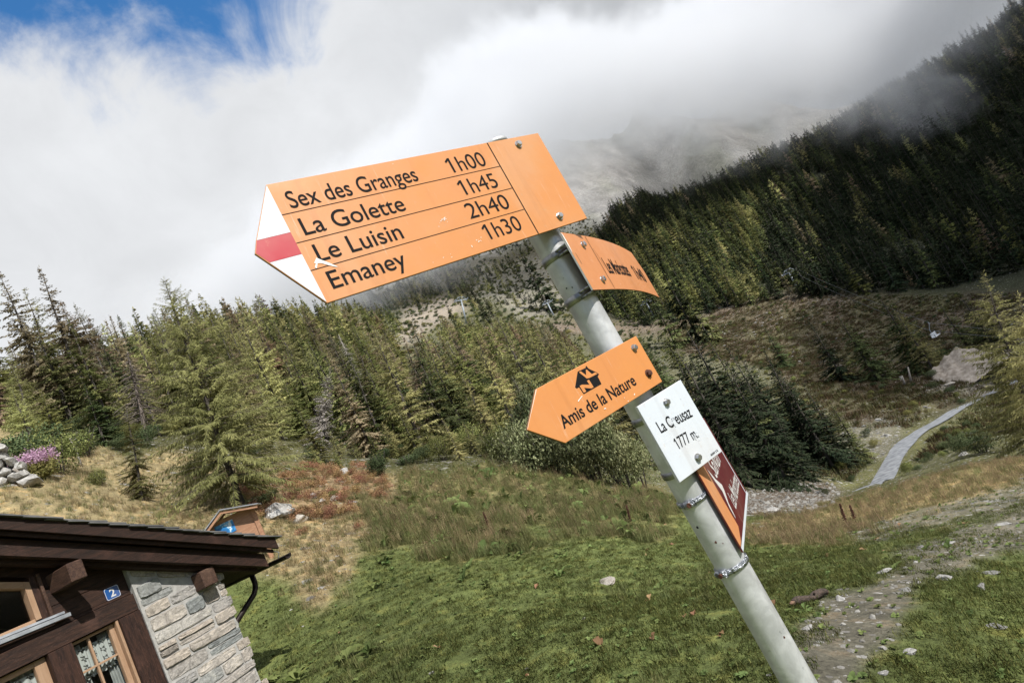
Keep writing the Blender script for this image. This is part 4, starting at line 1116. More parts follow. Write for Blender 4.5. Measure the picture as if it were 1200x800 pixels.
L_forest = leafmat('forest_needles', (0.015, 0.024, 0.015), (0.054, 0.068, 0.036), 0.12, 0.2)
L_pink = leafmat('willowherb_flowers', (0.40, 0.24, 0.34), (0.60, 0.42, 0.53), 0.03, 0.3)
M_bark = simple('grey_bark', (0.032, 0.027, 0.023), (0.095, 0.082, 0.070), 6, 0.95, stretch=(6, 6, 1), bump=0.5)
M_snag = simple('bleached_wood', (0.20, 0.175, 0.15), (0.42, 0.38, 0.34), 5, 0.9, stretch=(5, 5, 1))
M_snagd = simple('dead_branches', (0.085, 0.068, 0.055), (0.20, 0.165, 0.14), 5, 0.9)

def cards(P, D, ln, wd, g, up=None, flatness=0.0):
    """needle sprays: little kites along D from P"""
    n = len(P)
    rv = g.normal(size=(n, 3))
    if up is not None: rv = rv * (1 - flatness) + np.cross(D, up) * flatness * 2
    W = np.cross(D, np.cross(rv, D)) if up is None else rv - D * np.sum(rv * D, 1, keepdims=True)
    W /= np.linalg.norm(W, axis=1, keepdims=True) + 1e-9
    l = ln[:, None]; w = wd[:, None] * 0.5
    sag = np.cross(D, W) * (g.normal(size=(n, 1)) * 0.10) * l
    V = np.stack([P, P + D * l * 0.42 + W * w + sag, P + D * l, P + D * l * 0.42 - W * w + sag], 1).reshape(-1, 3)
    return V, np.arange(4 * n).reshape(n, 4)

def conifer(H, Rm, seed, whorls, nb, step, clen, cwid, kind, sticks=True, bare=0.03, gap=0.12):
    g = np.random.default_rng(seed)
    ts = np.sort(bare + (1 - bare) * (np.arange(whorls) + g.uniform(-0.3, 0.3, whorls)) / whorls)
    T = np.repeat(ts, nb) + g.uniform(-0.5, 0.5, whorls * nb) * 0.8 / whorls
    T = np.clip(T, bare * 0.7, 0.985)
    n = len(T)
    lopsided = 1 + 0.22 * np.sin(g.uniform(0, 6.28) + np.arange(n) * 0)
    az = g.uniform(0, 2 * math.pi, n)
    side = 1 + 0.20 * np.cos(az - g.uniform(0, 6.28))
    if kind == 'larch': prof = np.where(T < 0.18, 0.72 + T * 1.6, 1.0) * (1 - T) ** 0.78
    else: prof = np.where(T < 0.10, 0.82 + T * 1.8, 1.0) * (1 - T) ** 0.92
    band = 1 + 0.22 * np.sin(T * g.uniform(22, 34) + g.uniform(0, 6))
    L = Rm * prof * side * band * g.uniform(0.62, 1.12, n) + 0.02 * Rm
    keep = g.random(n) > gap
    T, az, L = T[keep], az[keep], L[keep]; n = len(T)
    el = (R(34) * T ** 1.5 - R(14) * (1 - T)) + g.normal(size=n) * R(8)
    if kind == 'larch': el = R(40) * T ** 1.2 - R(6) + g.normal(size=n) * R(11)
    droop = (0.30 if kind != 'larch' else 0.34) * g.uniform(0.5, 1.4, n)
    hor = np.c_[np.cos(az), np.sin(az), np.zeros(n)]
    def bpos(i, s):
        l = L[i]; hr = l * s * np.cos(el[i])
        z = T[i] * H + l * s * np.sin(el[i]) - droop[i] * l * s ** 2 * (1.0 - 0.35 * s)
        return hor[i] * hr[:, None] + np.c_[0 * z, 0 * z, z]
    cnt = np.maximum(3, (L / step).astype(int))
    bi = np.repeat(np.arange(n), cnt)
    k = np.concatenate([np.arange(c) for c in cnt])
    s = (k + g.uniform(0.1, 0.9, len(k))) / cnt[bi]
    s = 0.10 + 0.90 * s if kind != 'larch' else 0.16 + 0.84 * s
    P, D = [], []; LN = []; WD = []
    sc_ = np.clip(L[bi] / (0.5 * Rm), 0.35, 1.25)
    for sd in (-1, 1):
        p = bpos(bi, s)
        tgt = bpos(bi, np.minimum(s + 0.05, 1.08)) - bpos(bi, s - 0.05 * (s > 0.06)); tgt /= np.linalg.norm(tgt, axis=1, keepdims=True) + 1e-9
        sidev = np.cross(tgt, np.array([0, 0, 1.0])); sidev /= np.linalg.norm(sidev, axis=1, keepdims=True) + 1e-9
        m = len(p)
        if kind == 'larch':
            hang = g.uniform(0.1, 1.25, m)
            d = tgt * g.uniform(0.25, 0.9, (m, 1)) + sidev * sd * g.uniform(0.2, 0.85, (m, 1)) + np.c_[0 * hang, 0 * hang, -hang]
        else:
            hang = g.uniform(0.05, 0.65, m)
            d = tgt * g.uniform(0.5, 1.0, (m, 1)) + sidev * sd * g.uniform(0.3, 0.9, (m, 1)) + np.c_[0 * hang, 0 * hang, -hang]
        d /= np.linalg.norm(d, axis=1, keepdims=True)
        P.append(p); D.append(d)
        ln = clen * sc_ * (1.12 - 0.5 * s) * g.uniform(0.6, 1.25, m)
        LN.append(ln); WD.append(ln * cwid / clen * g.uniform(0.7, 1.3, m) / np.sqrt(np.maximum(sc_, 0.4)))
    # tips and leader
    tips = bpos(np.arange(n), np.full(n, 0.93)); td = bpos(np.arange(n), np.full(n, 1.0)) - tips; td /= np.linalg.norm(td, axis=1, keepdims=True) + 1e-9
    P.append(tips); D.append(td); LN.append(clen * np.clip(L / (0.5 * Rm), 0.3, 1) * g.uniform(0.6, 1.1, n)); WD.append(np.full(n, cwid * 0.7))
    lead = 10
    lp = np.c_[np.zeros(lead), np.zeros(lead), H * (0.94 + 0.06 * np.linspace(0, 0.9, lead))]; ld = g.normal(size=(lead, 3)) * 0.5 + [0, 0, 1.0]; ld /= np.linalg.norm(ld, axis=1, keepdims=True)
    P.append(lp); D.append(ld); LN.append(np.full(lead, H * 0.022)); WD.append(np.full(lead, cwid * 0.45))
    P, D, LN, WD = np.concatenate(P), np.concatenate(D), np.concatenate(LN), np.concatenate(WD)
    V, F = cards(P, D, LN, WD, g, np.array([0, 0, 1.0]), 0.45 if kind != 'larch' else 0.1)
    tone = np.clip(g.beta(2.0, 2.2, len(F)) + 0.18 * np.sin(P[:, 2] * 2.1 + np.arctan2(P[:, 1], P[:, 0]) * 2), 0, 1)
    mi = np.zeros(len(F), int); Fl = [F]
    if sticks:
        # branch wood: thin three-sided spines
        q = np.linspace(0, 0.96, 5); SV = []; SF = []; b0 = len(V)
        pts = np.stack([bpos(np.arange(n), np.full(n, x)) for x in q], 1)          # n,5,3
        rad = (0.006 + 0.010 * L / Rm)[:, None] * (1.05 - q)[None] * (H / 11)
        offs = np.array([[0, 0, 1.0], [0.8, 0.4, -0.5], [-0.8, -0.4, -0.5]])
        ring_ = pts[:, :, None, :] + offs[None, None] * rad[:, :, None, None]
        SV = ring_.reshape(-1, 3); ix = np.arange(n * 15).reshape(n, 5, 3) + b0
        for a in range(3):
            b_ = (a + 1) % 3
            SF.append(np.stack([ix[:, :-1, a], ix[:, 1:, a], ix[:, 1:, b_], ix[:, :-1, b_]], -1).reshape(-1, 4))
        SF = np.concatenate(SF); V = np.r_[V, SV]; Fl.append(SF); mi = np.r_[mi, np.ones(len(SF), int)]; tone = np.r_[tone, np.zeros(len(SF))]
    nc = 4 * len(F)
    out_ = V[:nc].copy(); out_[:, 2] = 0; rr_ = np.linalg.norm(out_, axis=1, keepdims=True); out_ /= rr_ + 1e-6
    fn = np.repeat(out_[::4] * 0.85 + np.array([0, 0, 0.55]) + g.normal(size=(len(F), 3)) * 0.38, 4, 0); fn /= np.linalg.norm(fn, axis=1, keepdims=True)
    q_ = V[:nc].reshape(-1, 4, 3); gn = np.cross(q_[:, 1] - q_[:, 0], q_[:, 3] - q_[:, 0]); fl_ = np.sum(gn * fn[::4], 1) < 0
    Fl[0] = np.where(fl_[:, None], F[:, ::-1], F)
    NV = np.r_[fn, np.tile([[0, 0, 0.0]], (len(V) - nc, 1))]
    return V, Fl, mi, tone.astype(np.float32), NV

def trunk_mesh(H, r, seed, seg=8):
    g = random.Random(seed); mb = MB()
    pts = [(g.uniform(-1, 1) * r * 0.5 * (k > 0), g.uniform(-1, 1) * r * 0.5 * (k > 0), H * q - (0.6 if k == 0 else 0)) for k, q in enumerate((0, 0.05, 0.25, 0.5, 0.75, 0.985))]
    mb.tube(pts, [r * 1.45, r * 1.1, r * 0.8, r * 0.55, r * 0.3, r * 0.05], seg)
    me = bpy.data.meshes.new('trunk'); mb.bm.to_mesh(me); mb.bm.free(); me.materials.append(M_bark); return me

def crown_mesh(leaf, *a, **k):
    V, F, mi, tone, NV = conifer(*a, **k)
    me = mesh_np('crown', V, F, [leaf, M_snagd], mi, attrs={'tone': ('FLOAT', 'FACE', tone)}, smooth=True)
    me.normals_split_custom_set_from_vertices(NV.astype(np.float32).tolist())
    return me

class Proto: pass
def tree_proto(H, leafs, crown_args, tr, seed, **k):
    p = Proto(); p.H = H; p.crowns = {}
    base = crown_mesh(list(leafs.values())[0], H, *crown_args, **k)
    for i, (nm, lf) in enumerate(leafs.items()):
        c_ = base if i == 0 else base.copy()
        if i: c_.materials[0] = lf
        p.crowns[nm] = c_
    p.trunk = trunk_mesh(H, tr, seed)
    return p
SPL = {'green': L_spruce, 'young': L_mixed, 'brown': L_brown, 'rust': L_rust, 'dark': L_forest}
LAL = {'larch': L_larch, 'pale': L_pale}
# all built about 10 m tall and scaled; fine ones stand near, coarse ones far
SP_MID = [tree_proto(10, SPL, (rm, 100 + i, 38, 7, 0.11, 0.34, 0.125, 'spruce'), 0.16, i) for i, rm in enumerate((2.3, 1.9, 2.6, 2.1))]
SP_LOW = [tree_proto(10, SPL, (rm, 130 + i, wh, 6, 0.42, cl, 0.36, 'spruce'), 0.16, i, sticks=False, gap=gp) for i, (rm, wh, cl, gp) in enumerate(((2.2, 16, 0.85, 0.12), (1.7, 15, 0.8, 0.2), (2.7, 17, 0.95, 0.1), (2.0, 14, 0.9, 0.3), (2.4, 18, 0.8, 0.15)))]
LA_MID = [tree_proto(10, LAL, (rm, 160 + i, 36, 7, 0.11, 0.32, 0.075, 'larch'), 0.14, i) for i, rm in enumerate((2.7, 2.3, 2.9))]
LA_LOW = [tree_proto(10, LAL, (rm, 190 + i, 16, 6, 0.42, 0.75, 0.26, 'larch'), 0.14, i, sticks=False) for i, rm in enumerate((2.7, 2.3))]

def tree(name, label, cat, proto, leaf, base, H, wid=1.0, top=None, group=None, rz=None):
    sc_ = H / proto.H
    if rz is None: rz = random.uniform(0, 6.28)
    if top is not None:
        axis = Vector(np.array(top) - np.array(base)); H = axis.length; sc_ = H / proto.H
        q = Vector((0, 0, 1)).rotation_difference(axis.normalized()).to_matrix().to_4x4()
    else:
        q = Matrix.Rotation(random.gauss(0, R(1.6)), 4, 'X') @ Matrix.Rotation(random.gauss(0, R(1.6)), 4, 'Y')
    o = empty(name, Matrix.Translation(Vector(base)) @ q @ Matrix.Rotation(rz, 4, 'Z') @ Matrix.Diagonal((sc_ * wid, sc_ * wid, sc_, 1)))
    tag(o, label, cat, group)
    link('trunk', proto.trunk, o); link('crown', proto.crowns[leaf], o)
    return o

TREES_XY = []                                              # (x, y, radius) of everything already standing
def free(x, y, r):
    for a, b_, c in TREES_XY:
        if (x - a) ** 2 + (y - b_) ** 2 < (r + c) ** 2: return False
    return True
def note(p, r): TREES_XY.append((p[0], p[1], r))

# --- the big larch above the chalet, and the trees one can tell apart
LA_HERO = tree_proto(10, LAL, (3.35, 501, 58, 9, 0.060, 0.27, 0.036, 'larch'), 0.115, 77, gap=0.05, bare=0.07)
LA_HERO2 = tree_proto(10, LAL, (2.9, 507, 46, 8, 0.075, 0.28, 0.050, 'larch'), 0.12, 79, gap=0.10, bare=0.04)
SP_HERO = tree_proto(10, SPL, (2.3, 511, 38, 7, 0.07, 0.30, 0.065, 'spruce'), 0.15, 78, bare=0.05)
def by_top(u, v, d, ub=None, vb=None):
    """foot on the ground and tip from the pixel of the tip, a distance, and (if the foot shows) the pixel of the foot"""
    tp = at(u, v, d)
    if ub is None: return np.array([tp[0], tp[1], ground(tp[0], tp[1])]), None, tp[2] - ground(tp[0], tp[1])
    bp_ = gpt(ub, vb, d); return bp_, tp, float(np.linalg.norm(tp - bp_))
b_, t_, h_ = by_top(192, 326, 22, 284, 590); tree('larch_tree', 'tall feathery pale green larch just above the notice board', 'tree', LA_HERO, 'larch', b_, h_, 1.0, t_, rz=0.6); note(b_, 2.2)
b_, t_, h_ = by_top(146, 470, 22.5, 170, 592); tree('spruce_tree', 'thin young light green conifer left of the tall larch', 'tree', SP_HERO, 'young', b_, h_, 0.95, t_); note(b_, 1.0)
b_, t_, h_ = by_top(1152, 318, 50, 1222, 532); tree('larch_tree', 'tall yellow-green larch at the right edge beside the road', 'tree', LA_HERO2, 'larch', b_, h_, 1.0, t_); note(b_, 3)
b_, t_, h_ = by_top(1192, 342, 47, 1262, 540); tree('larch_tree', 'second larch at the right edge, cut by the frame', 'tree', LA_HERO2, 'larch', b_, h_, 1.0, t_); note(b_, 3)
b_, t_, h_ = by_top(1235, 330, 55); tree('larch_tree', 'larch beyond the right edge larches', 'tree', LA_HERO2, 'larch', b_, h_, 0.9); note(b_, 3)
b_, t_, h_ = by_top(388, 428, 40, 376, 530); _w = tree('larch_tree', 'sparse grey-green weeping larch with a bare whitish trunk', 'tree', LA_HERO2, 'pale', b_, h_, 0.75, t_); _tk = _w.children[0]; _tk.data = _tk.data.copy(); _tk.data.materials[0] = M_snag; note(b_, 1.5)
"""_"""
NAMED = [  # tip pixel, distance, species, leaf, width, label
 (4, 318, 47, 's', 'brown', 0.95, 'brown spruce at the left edge above the pink flowers'),
 (45, 316, 44, 's', 'brown', 0.95, 'tallest brown spruce with a pointed tip in the left cluster'),
 (24, 336, 50, 'l', 'larch', 0.9, 'green larch between the two brown spruces at the left edge'),
 (74, 352, 52, 's', 'brown', 1.0, 'broad brown spruce right of the tallest brown one'),
 (113, 370, 55, 's', 'rust', 0.9, 'slim rusty spruce with a forked top left of the tall larch'),
 (129, 372, 58, 's', 'brown', 0.9, 'slim brown spruce close behind the forked one'),
 (152, 376, 62, 'l', 'larch', 1.0, 'rounded light green larch behind the dead grey spruce'),
 (96, 450, 33, 's', 'green', 1.1, 'dense dark green spruce beside the grey rock patch'),
 (46, 455, 30, 's', 'young', 1.2, 'bushy young spruce behind the pink flowers'),
 (14, 452, 31, 'l', 'larch', 1.2, 'low bushy larch at the left edge'),
 (120, 400, 42, 's', 'green', 1.0, 'dark spruce standing over the scree gap'),
 (217, 352, 60, 's', 'brown', 0.85, 'dark-tipped spruce directly behind the crown of the tall larch'),
 (258, 366, 60, 'l', 'larch', 1.0, 'light larch on the right flank of the tall larch'),
 (310, 385, 62, 's', 'rust', 1.05, 'rust-red spruce behind the tall larch'),
 (335, 412, 56, 's', 'brown', 0.95, 'brown spruce in front of the rust-red one'),
 (372, 396, 72, 's', 'brown', 0.9, 'narrow brown spruce under the point of the big sign'),
 (425, 402, 60, 's', 'young', 1.05, 'grey-green spruce above the weeping larch'),
 (455, 408, 64, 's', 'brown', 0.9, 'brown-green spruce in the middle of the slope'),
 (492, 384, 72, 's', 'brown', 0.85, 'tall brown spruce below the lattice pylon'),
 (520, 378, 76, 's', 'brown', 0.85, 'pointed brown spruce just left of the lattice pylon'),
 (560, 398, 66, 's', 'rust', 0.8, 'rusty spruce above the tip of the small arrow board'),
 (575, 365, 72, 'l', 'larch', 1.0, 'feathery larch right of the lattice pylon'),
 (610, 372, 60, 'l', 'larch', 1.15, 'broad yellowish larch left of the galvanised pole'),
 (655, 392, 58, 'l', 'larch', 1.1, 'yellowish larch close behind the galvanised pole'),
 (600, 440, 44, 'l', 'pale', 1.2, 'low pale larch left of the small arrow board'),
 (540, 455, 46, 's', 'young', 1.2, 'bright young spruce at the foot of the slope'),
 (470, 470, 44, 's', 'brown', 1.1, 'squat brown spruce at the foot of the slope'),
 (800, 378, 72, 's', 'dark', 0.9, 'tall dark spruce right above the white plate'),
 (826, 392, 74, 's', 'green', 0.9, 'tall dark spruce with a bare leader behind the white plate'),
 (858, 402, 78, 's', 'dark', 0.9, 'tall dark spruce in the middle of the shaded stand'),
 (888, 412, 80, 's', 'dark', 0.85, 'dark spruce right of the middle of the shaded stand'),
 (912, 432, 78, 's', 'dark', 0.9, 'dark spruce towards the right of the shaded stand'),
 (940, 448, 80, 's', 'dark', 1.0, 'shorter dark spruce at the right end of the shaded stand'),
 (972, 468, 82, 's', 'green', 1.0, 'rightmost low spruce of the shaded stand by the stones'),
 (778, 402, 66, 's', 'dark', 0.9, 'dark spruce hidden partly by the small arrow board'),
 (760, 425, 62, 's', 'green', 0.9, 'spruce low behind the white plate'),
 (850, 470, 66, 's', 'dark', 1.1, 'small dark spruce in front of the shaded stand'),
 (900, 478, 70, 's', 'dark', 1.1, 'low dark spruce in front of the shaded stand'),
 (950, 376, 150, 's', 'dark', 1.2, 'leftmost lone dark spruce on the brown slope'),
 (984, 368, 150, 's', 'green', 1.3, 'second lone spruce on the brown slope'),
 (1030, 345, 158, 's', 'green', 1.3, 'broad spruce left of the hanging chair'),
 (1052, 362, 155, 'l', 'larch', 1.1, 'spindly larch beside the broad spruce on the brown slope'),
 (1102, 352, 165, 's', 'green', 1.3, 'spruce right behind the hanging chair'),
 (1128, 340, 160, 's', 'green', 1.2, 'spruce left of the right edge larches'),
 (895, 385, 175, 's', 'green', 1.5, 'low bushy spruce on the brown slope'),
 (776, 318, 235, 's', 'dark', 1.0, 'tall dark spruce beside the end of the bent sign'),
 (798, 335, 232, 's', 'green', 1.0, 'dark spruce right of the end of the bent sign'),
 (760, 345, 230, 's', 'green', 1.1, 'dark spruce below the bent sign'),
 (842, 312, 292, 'l', 'larch', 1.0, 'bright yellow-green larch at the lower edge of the forest'),
 (870, 308, 300, 'l', 'larch', 0.9, 'second bright larch at the lower edge of the forest'),
 (992, 308, 272, 's', 'young', 1.5, 'grey-green round tree at the forest edge right of the pylon'),
 (958, 320, 282, 's', 'rust', 0.9, 'small rusty tree at the forest edge right of the pylon'),
 (612, 300, 340, 's', 'dark', 1.0, 'dark spruce just under the bottom edge of the big sign'),
 (560, 352, 280, 's', 'dark', 1.1, 'dark spruce close beside the lattice pylon'),
 (522, 355, 285, 's', 'dark', 1.0, 'dark spruce left of the lattice pylon on the bare slope'),
]
for u, v, d, sp, leaf, w, lab in NAMED:
    b_, t_, h_ = by_top(u, v, d); h_ = max(h_, 1.5)
    far_ = d > 200
    pr = (SP_LOW if far_ else SP_MID) if sp == 's' else (LA_LOW if far_ else LA_MID)
    tree('spruce_tree' if sp == 's' else 'larch_tree', lab, 'tree', random.choice(pr), leaf, b_, h_, w * (1.15 if h_ < 6 else 1.0)); note(b_, 1.2 if d < 100 else 2.0)
# the dead grey spruce
def snag_mesh(H, seed, whorls=26):
    g = random.Random(seed); mb = MB()
    mb.tube([(0, 0, -0.5), (0.05, 0, H * 0.3), (0.0, 0.08, H * 0.65), (0.05, 0, H)], [0.14, 0.11, 0.07, 0.015], 7)
    for k in range(whorls):
        t = 0.22 + 0.76 * k / whorls
        for _ in range(5):
            a = g.uniform(0, 6.28); L = (1 - t) * 2.2 * g.uniform(0.4, 1.1) + 0.1; z = t * H + g.uniform(-0.15, 0.15)
            p0 = (0, 0, z); p1 = (L * 0.5 * math.cos(a), L * 0.5 * math.sin(a), z - 0.05 * L); p2 = (L * math.cos(a), L * math.sin(a), z - 0.35 * L)
            mb.tube([p0, p1, p2], [0.025, 0.016, 0.006], 4)
            for s in (0.45, 0.65, 0.85):
                q = Vector(p0).lerp(Vector(p2), s); b2_ = a + g.choice((-0.9, 0.9)); l2 = L * 0.28
                mb.tube([q, (q.x + l2 * math.cos(b2_), q.y + l2 * math.sin(b2_), q.z - 0.25 * l2)], [0.010, 0.004], 3)
    return mb
for (u, v, d, ub, vb, lab, m_) in ((148, 412, 36, 178, 530, 'dead grey spruce with bare branches behind the young conifer', M_snagd), (396, 392, 58, None, None, 'bare dead tree among the green trees of the slope', M_snag)):
    b_, t_, h_ = by_top(u, v, d, ub, vb)
    o = snag_mesh(h_, u).build('dead_tree', m_); tag(o, lab, 'tree')
    if t_ is not None: o.matrix_world = Matrix.Translation(Vector(b_)) @ Vector((0, 0, 1)).rotation_difference(Vector(t_ - b_).normalized()).to_matrix().to_4x4()
    else: o.location = Vector(b_)
    note(b_, 0.8)

# --- bushes
def bush_mesh(seed, n, lobes, leaf, lsz, flat_=0.75, m2=None):
    g = np.random.default_rng(seed); C = []
    for k in range(lobes):
        a = g.uniform(0, 6.28); r = g.uniform(0, 0.62); C.append((r * math.cos(a), r * math.sin(a), g.uniform(0.25, 0.72), g.uniform(0.28, 0.5)))
    C = np.array(C); j = g.integers(0, lobes, n)
    dv = g.normal(size=(n, 3)); dv /= np.linalg.norm(dv, axis=1, keepdims=True)
    rr = C[j, 3] * g.uniform(0.35, 1.0, n) ** 0.45 * g.uniform(0.85, 1.15, n)
    P = C[j, :3] + dv * rr[:, None] * [1, 1, flat_]; P[:, 2] = np.abs(P[:, 2])
    D = dv * 0.7 + g.normal(size=(n, 3)) * 0.6 + [0, 0, 0.15]; D /= np.linalg.norm(D, axis=1, keepdims=True)
    V, F = cards(P, D, lsz * g.uniform(0.7, 1.3, n), lsz * 0.62 * g.uniform(0.7, 1.3, n), g)
    tone = np.clip(g.beta(2, 2.2, n) + 0.12 * np.sin(P[:, 0] * 9 + P[:, 2] * 7), 0, 1).astype(np.float32)
    fn = dv * 0.8 + [0, 0, 0.4] + g.normal(size=(n, 3)) * 0.4; fn /= np.linalg.norm(fn, axis=1, keepdims=True)
    q_ = V.reshape(-1, 4, 3); gn = np.cross(q_[:, 1] - q_[:, 0], q_[:, 3] - q_[:, 0]); F = np.where((np.sum(gn * fn, 1) < 0)[:, None], F[:, ::-1], F)
    me = mesh_np('foliage', V, [F], [leaf], attrs={'tone': ('FLOAT', 'FACE', tone)}, smooth=True)
    me.normals_split_custom_set_from_vertices(np.repeat(fn, 4, 0).tolist())
    return me
def stems_mesh(seed, m_):
    g = random.Random(seed); mb = MB()
    for k in range(8):
        a = g.uniform(0, 6.28); r = g.uniform(0.2, 0.6)
        mb.tube([(0.05 * math.cos(a), 0.05 * math.sin(a), -0.15), (r * 0.5 * math.cos(a), r * 0.5 * math.sin(a), 0.35), (r * math.cos(a), r * math.sin(a), 0.78)], [0.022, 0.016, 0.006], 5)
    me = bpy.data.meshes.new('stems'); mb.bm.to_mesh(me); mb.bm.free(); me.materials.append(m_); return me
BU_ALD = [bush_mesh(300 + i, 5200, 11, L_alder, 0.052) for i in range(3)]
BU_DRK = [bush_mesh(310 + i, 3600, 9, L_juniper, 0.050, 0.6) for i in range(2)]
BU_YNG = [bush_mesh(320 + i, 3600, 9, L_mixed, 0.055, 0.7) for i in range(2)]
ST = stems_mesh(5, M_bark)
def bush(label, u, v, d, w, h, fol, name='bush', group=None, cat='bush'):
    p = gpt(u, v, d); o = empty(name, Matrix.Translation(Vector(p - [0, 0, 0.05])) @ Matrix.Rotation(random.uniform(0, 6.28), 4, 'Z') @ Matrix.Diagonal((w, w, h, 1)))
    tag(o, label, cat, group); link('foliage', fol, o); link('stems', ST, o); note(p, w * 0.5); return o
for i, (u, v, d, w, h, lab, kind) in enumerate([
 (620, 545, 31, 1.9, 2.6, 'leafy green alder bush at the left end of the row behind the meadow', 'a'), (655, 552, 30, 2.2, 3.4, 'tall leafy alder bush under the small arrow board', 'a'),
 (700, 565, 29, 2.4, 4.0, 'tallest leafy alder bush, left of the pole behind the meadow', 'a'), (735, 572, 29, 1.9, 3.2, 'leafy alder bush whose top meets the white plate', 'a'),
 (690, 545, 36, 3.0, 5.2, 'grey-green leafy bush rising behind the alder row', 'a'), (640, 530, 38, 2.6, 4.6, 'grey-green leafy bush behind the left alders', 'a'),
 (755, 575, 33, 1.6, 2.6, 'dark alder bush half hidden by the pole', 'a'), (600, 552, 33, 1.5, 1.9, 'low alder bush beside the dry grass', 'y'),
 (452, 566, 29, 0.95, 1.25, 'small dark round bush at the edge of the red heath', 'd'), (487, 560, 32, 1.3, 0.8, 'flat grey-green juniper behind the dry grass', 'd'),
 (530, 556, 33, 1.1, 1.5, 'bright green shrub at the foot of the slope', 'y'), (560, 548, 36, 1.5, 1.7, 'bright green bush in front of the slope trees', 'y'),
 (120, 575, 23.5, 0.5, 0.6, 'small green shrub in the dry grass above the chalet roof', 'y'), (232, 545, 27, 1.0, 0.9, 'green shrub behind the trunk of the tall larch', 'y'),
 (60, 524, 24.5, 1.3, 1.5, 'green bush beside the pink flowers', 'y'), (15, 530, 25, 1.5, 1.6, 'dark bush at the left edge behind the pale stonework', 'd'),
 (300, 586, 21.6, 0.9, 0.55, 'dark juniper at the foot of the tall larch', 'd'), (100, 535, 29, 1.2, 1.3, 'dark green bush under the dense dark spruce', 'd'),
 (1150, 525, 57, 2.0, 1.9, 'dark bush beside the road left of the right edge larch', 'd'), (1118, 497, 66, 1.9, 1.5, 'dark green bush on the bank above the road bend', 'd'),
 (1090, 440, 148, 2.0, 1.7, 'dark bush left of the pale gravel heap', 'd'), (1098, 460, 136, 1.8, 1.5, 'dark bush below the pale gravel heap', 'd'), (1118, 470, 130, 1.4, 1.2, 'small dark bush between the gravel heap and the road', 'd'),
 (250, 612, 18.5, 0.8, 0.5, 'low dark juniper behind the notice board', 'd'), (397, 597, 24, 0.28, 0.35, 'tiny green bush by the trodden path', 'y')]):
    bush(lab, u, v, d, w, h, random.choice({'a': BU_ALD, 'd': BU_DRK, 'y': BU_YNG}[kind]))
_rs = random.Random(31)
for k_ in range(22):
    uu_ = 300 + 300 * (k_ + _rs.random()) / 22; p_ = gpt(uu_, 500, _rs.uniform(30.5, 37)); hh_ = _rs.uniform(0.9, 3.2); kind_ = _rs.choice('lssl')
    if not free(p_[0], p_[1], 0.2): continue
    tree('larch_tree' if kind_ == 'l' else 'spruce_tree', 'waist-high to room-high young ' + ('larch' if kind_ == 'l' else 'spruce') + ' at the foot of the wooded slope', 'tree', _rs.choice(LA_MID if kind_ == 'l' else SP_MID), 'larch' if kind_ == 'l' else 'young', p_, hh_, _rs.uniform(1.1, 1.6), group='young ' + ('larches' if kind_ == 'l' else 'spruces') + ' at the foot of the wooded slope'); note(p_, 0.4)
# pink willowherb clump
p = gpt(36, 540, 23); o = empty('willowherb', Matrix.Translation(Vector(p)))
tag(o, 'clump of pink flowering willowherb beside the pale stonework', 'flowers')
g = np.random.default_rng(44); n = 260
bx_ = np.c_[g.normal(size=n) * 0.20, g.normal(size=n) * 0.18, np.zeros(n)]; hh = g.uniform(0.55, 0.85, n)
tipx = bx_ + np.c_[bx_[:, 0] * 0.35, bx_[:, 1] * 0.35, hh]
s = g.uniform(0.62, 1.0, (n, 26)); P = (bx_[:, None] * (1 - s[..., None]) + tipx[:, None] * s[..., None]).reshape(-1, 3); P += g.normal(size=P.shape) * 0.022
D = g.normal(size=P.shape); D /= np.linalg.norm(D, axis=1, keepdims=True)
V, F = cards(P, D, np.full(len(P), 0.045), np.full(len(P), 0.04), g); link('blossom', mesh_np('blossom', V, [F], [L_pink], attrs={'tone': ('FLOAT', 'FACE', g.random(len(F)).astype(np.float32))}), o)
s = g.uniform(0.0, 0.65, (n, 16)); P = (bx_[:, None] * (1 - s[..., None]) + tipx[:, None] * s[..., None]).reshape(-1, 3)
D = g.normal(size=P.shape) + [0, 0, 0.3]; D /= np.linalg.norm(D, axis=1, keepdims=True)
V, F = cards(P, D, np.full(len(P), 0.11), np.full(len(P), 0.03), g); link('foliage', mesh_np('foliage', V, [F], [L_mixed], attrs={'tone': ('FLOAT', 'FACE', g.random(len(F)).astype(np.float32))}), o)

# --- woods: sample the ground, keep what falls inside the wooded outlines
def sample(n, az0, az1, d0, d1, g):
    az = np.radians(g.uniform(az0, az1, n)); d = np.sqrt(g.uniform(d0 ** 2, d1 ** 2, n))
    x, y = np.sin(az) * d, np.cos(az) * d; return np.stack([x, y, ground_z(x, y)], -1), d
def thin(P, rmin, g):
    """drop points nearer than rmin(i) to one already kept"""
    grid = {}; keep = []
    c = 6.0
    for i in g.permutation(len(P)):
        x, y = P[i, :2]; r = rmin[i]; ci, cj = int(x // c), int(y // c); ok = True
        for a in range(ci - 1, ci + 2):
            for b_ in range(cj - 1, cj + 2):
                for j in grid.get((a, b_), ()):
                    if (P[j, 0] - x) ** 2 + (P[j, 1] - y) ** 2 < r * r: ok = False; break
                if not ok: break
            if not ok: break
        if ok: grid.setdefault((ci, cj), []).append(i); keep.append(i)
    return np.array(keep)
g = np.random.default_rng(99)
WOOD_L = [(-400,100),(-400,490),(60,505),(150,520),(250,522),(330,525),(420,538),(520,538),(590,520),(660,480),(690,430),(660,398),(610,385),(560,392),(500,420),(470,415),(480,372),(430,372),(380,200)]
CLEAR_L = [(455,395),(520,372),(545,385),(520,425),(470,430)]
P, d = sample(60000, -62, 8, 34, 260, g)
u, v = to_px(P)
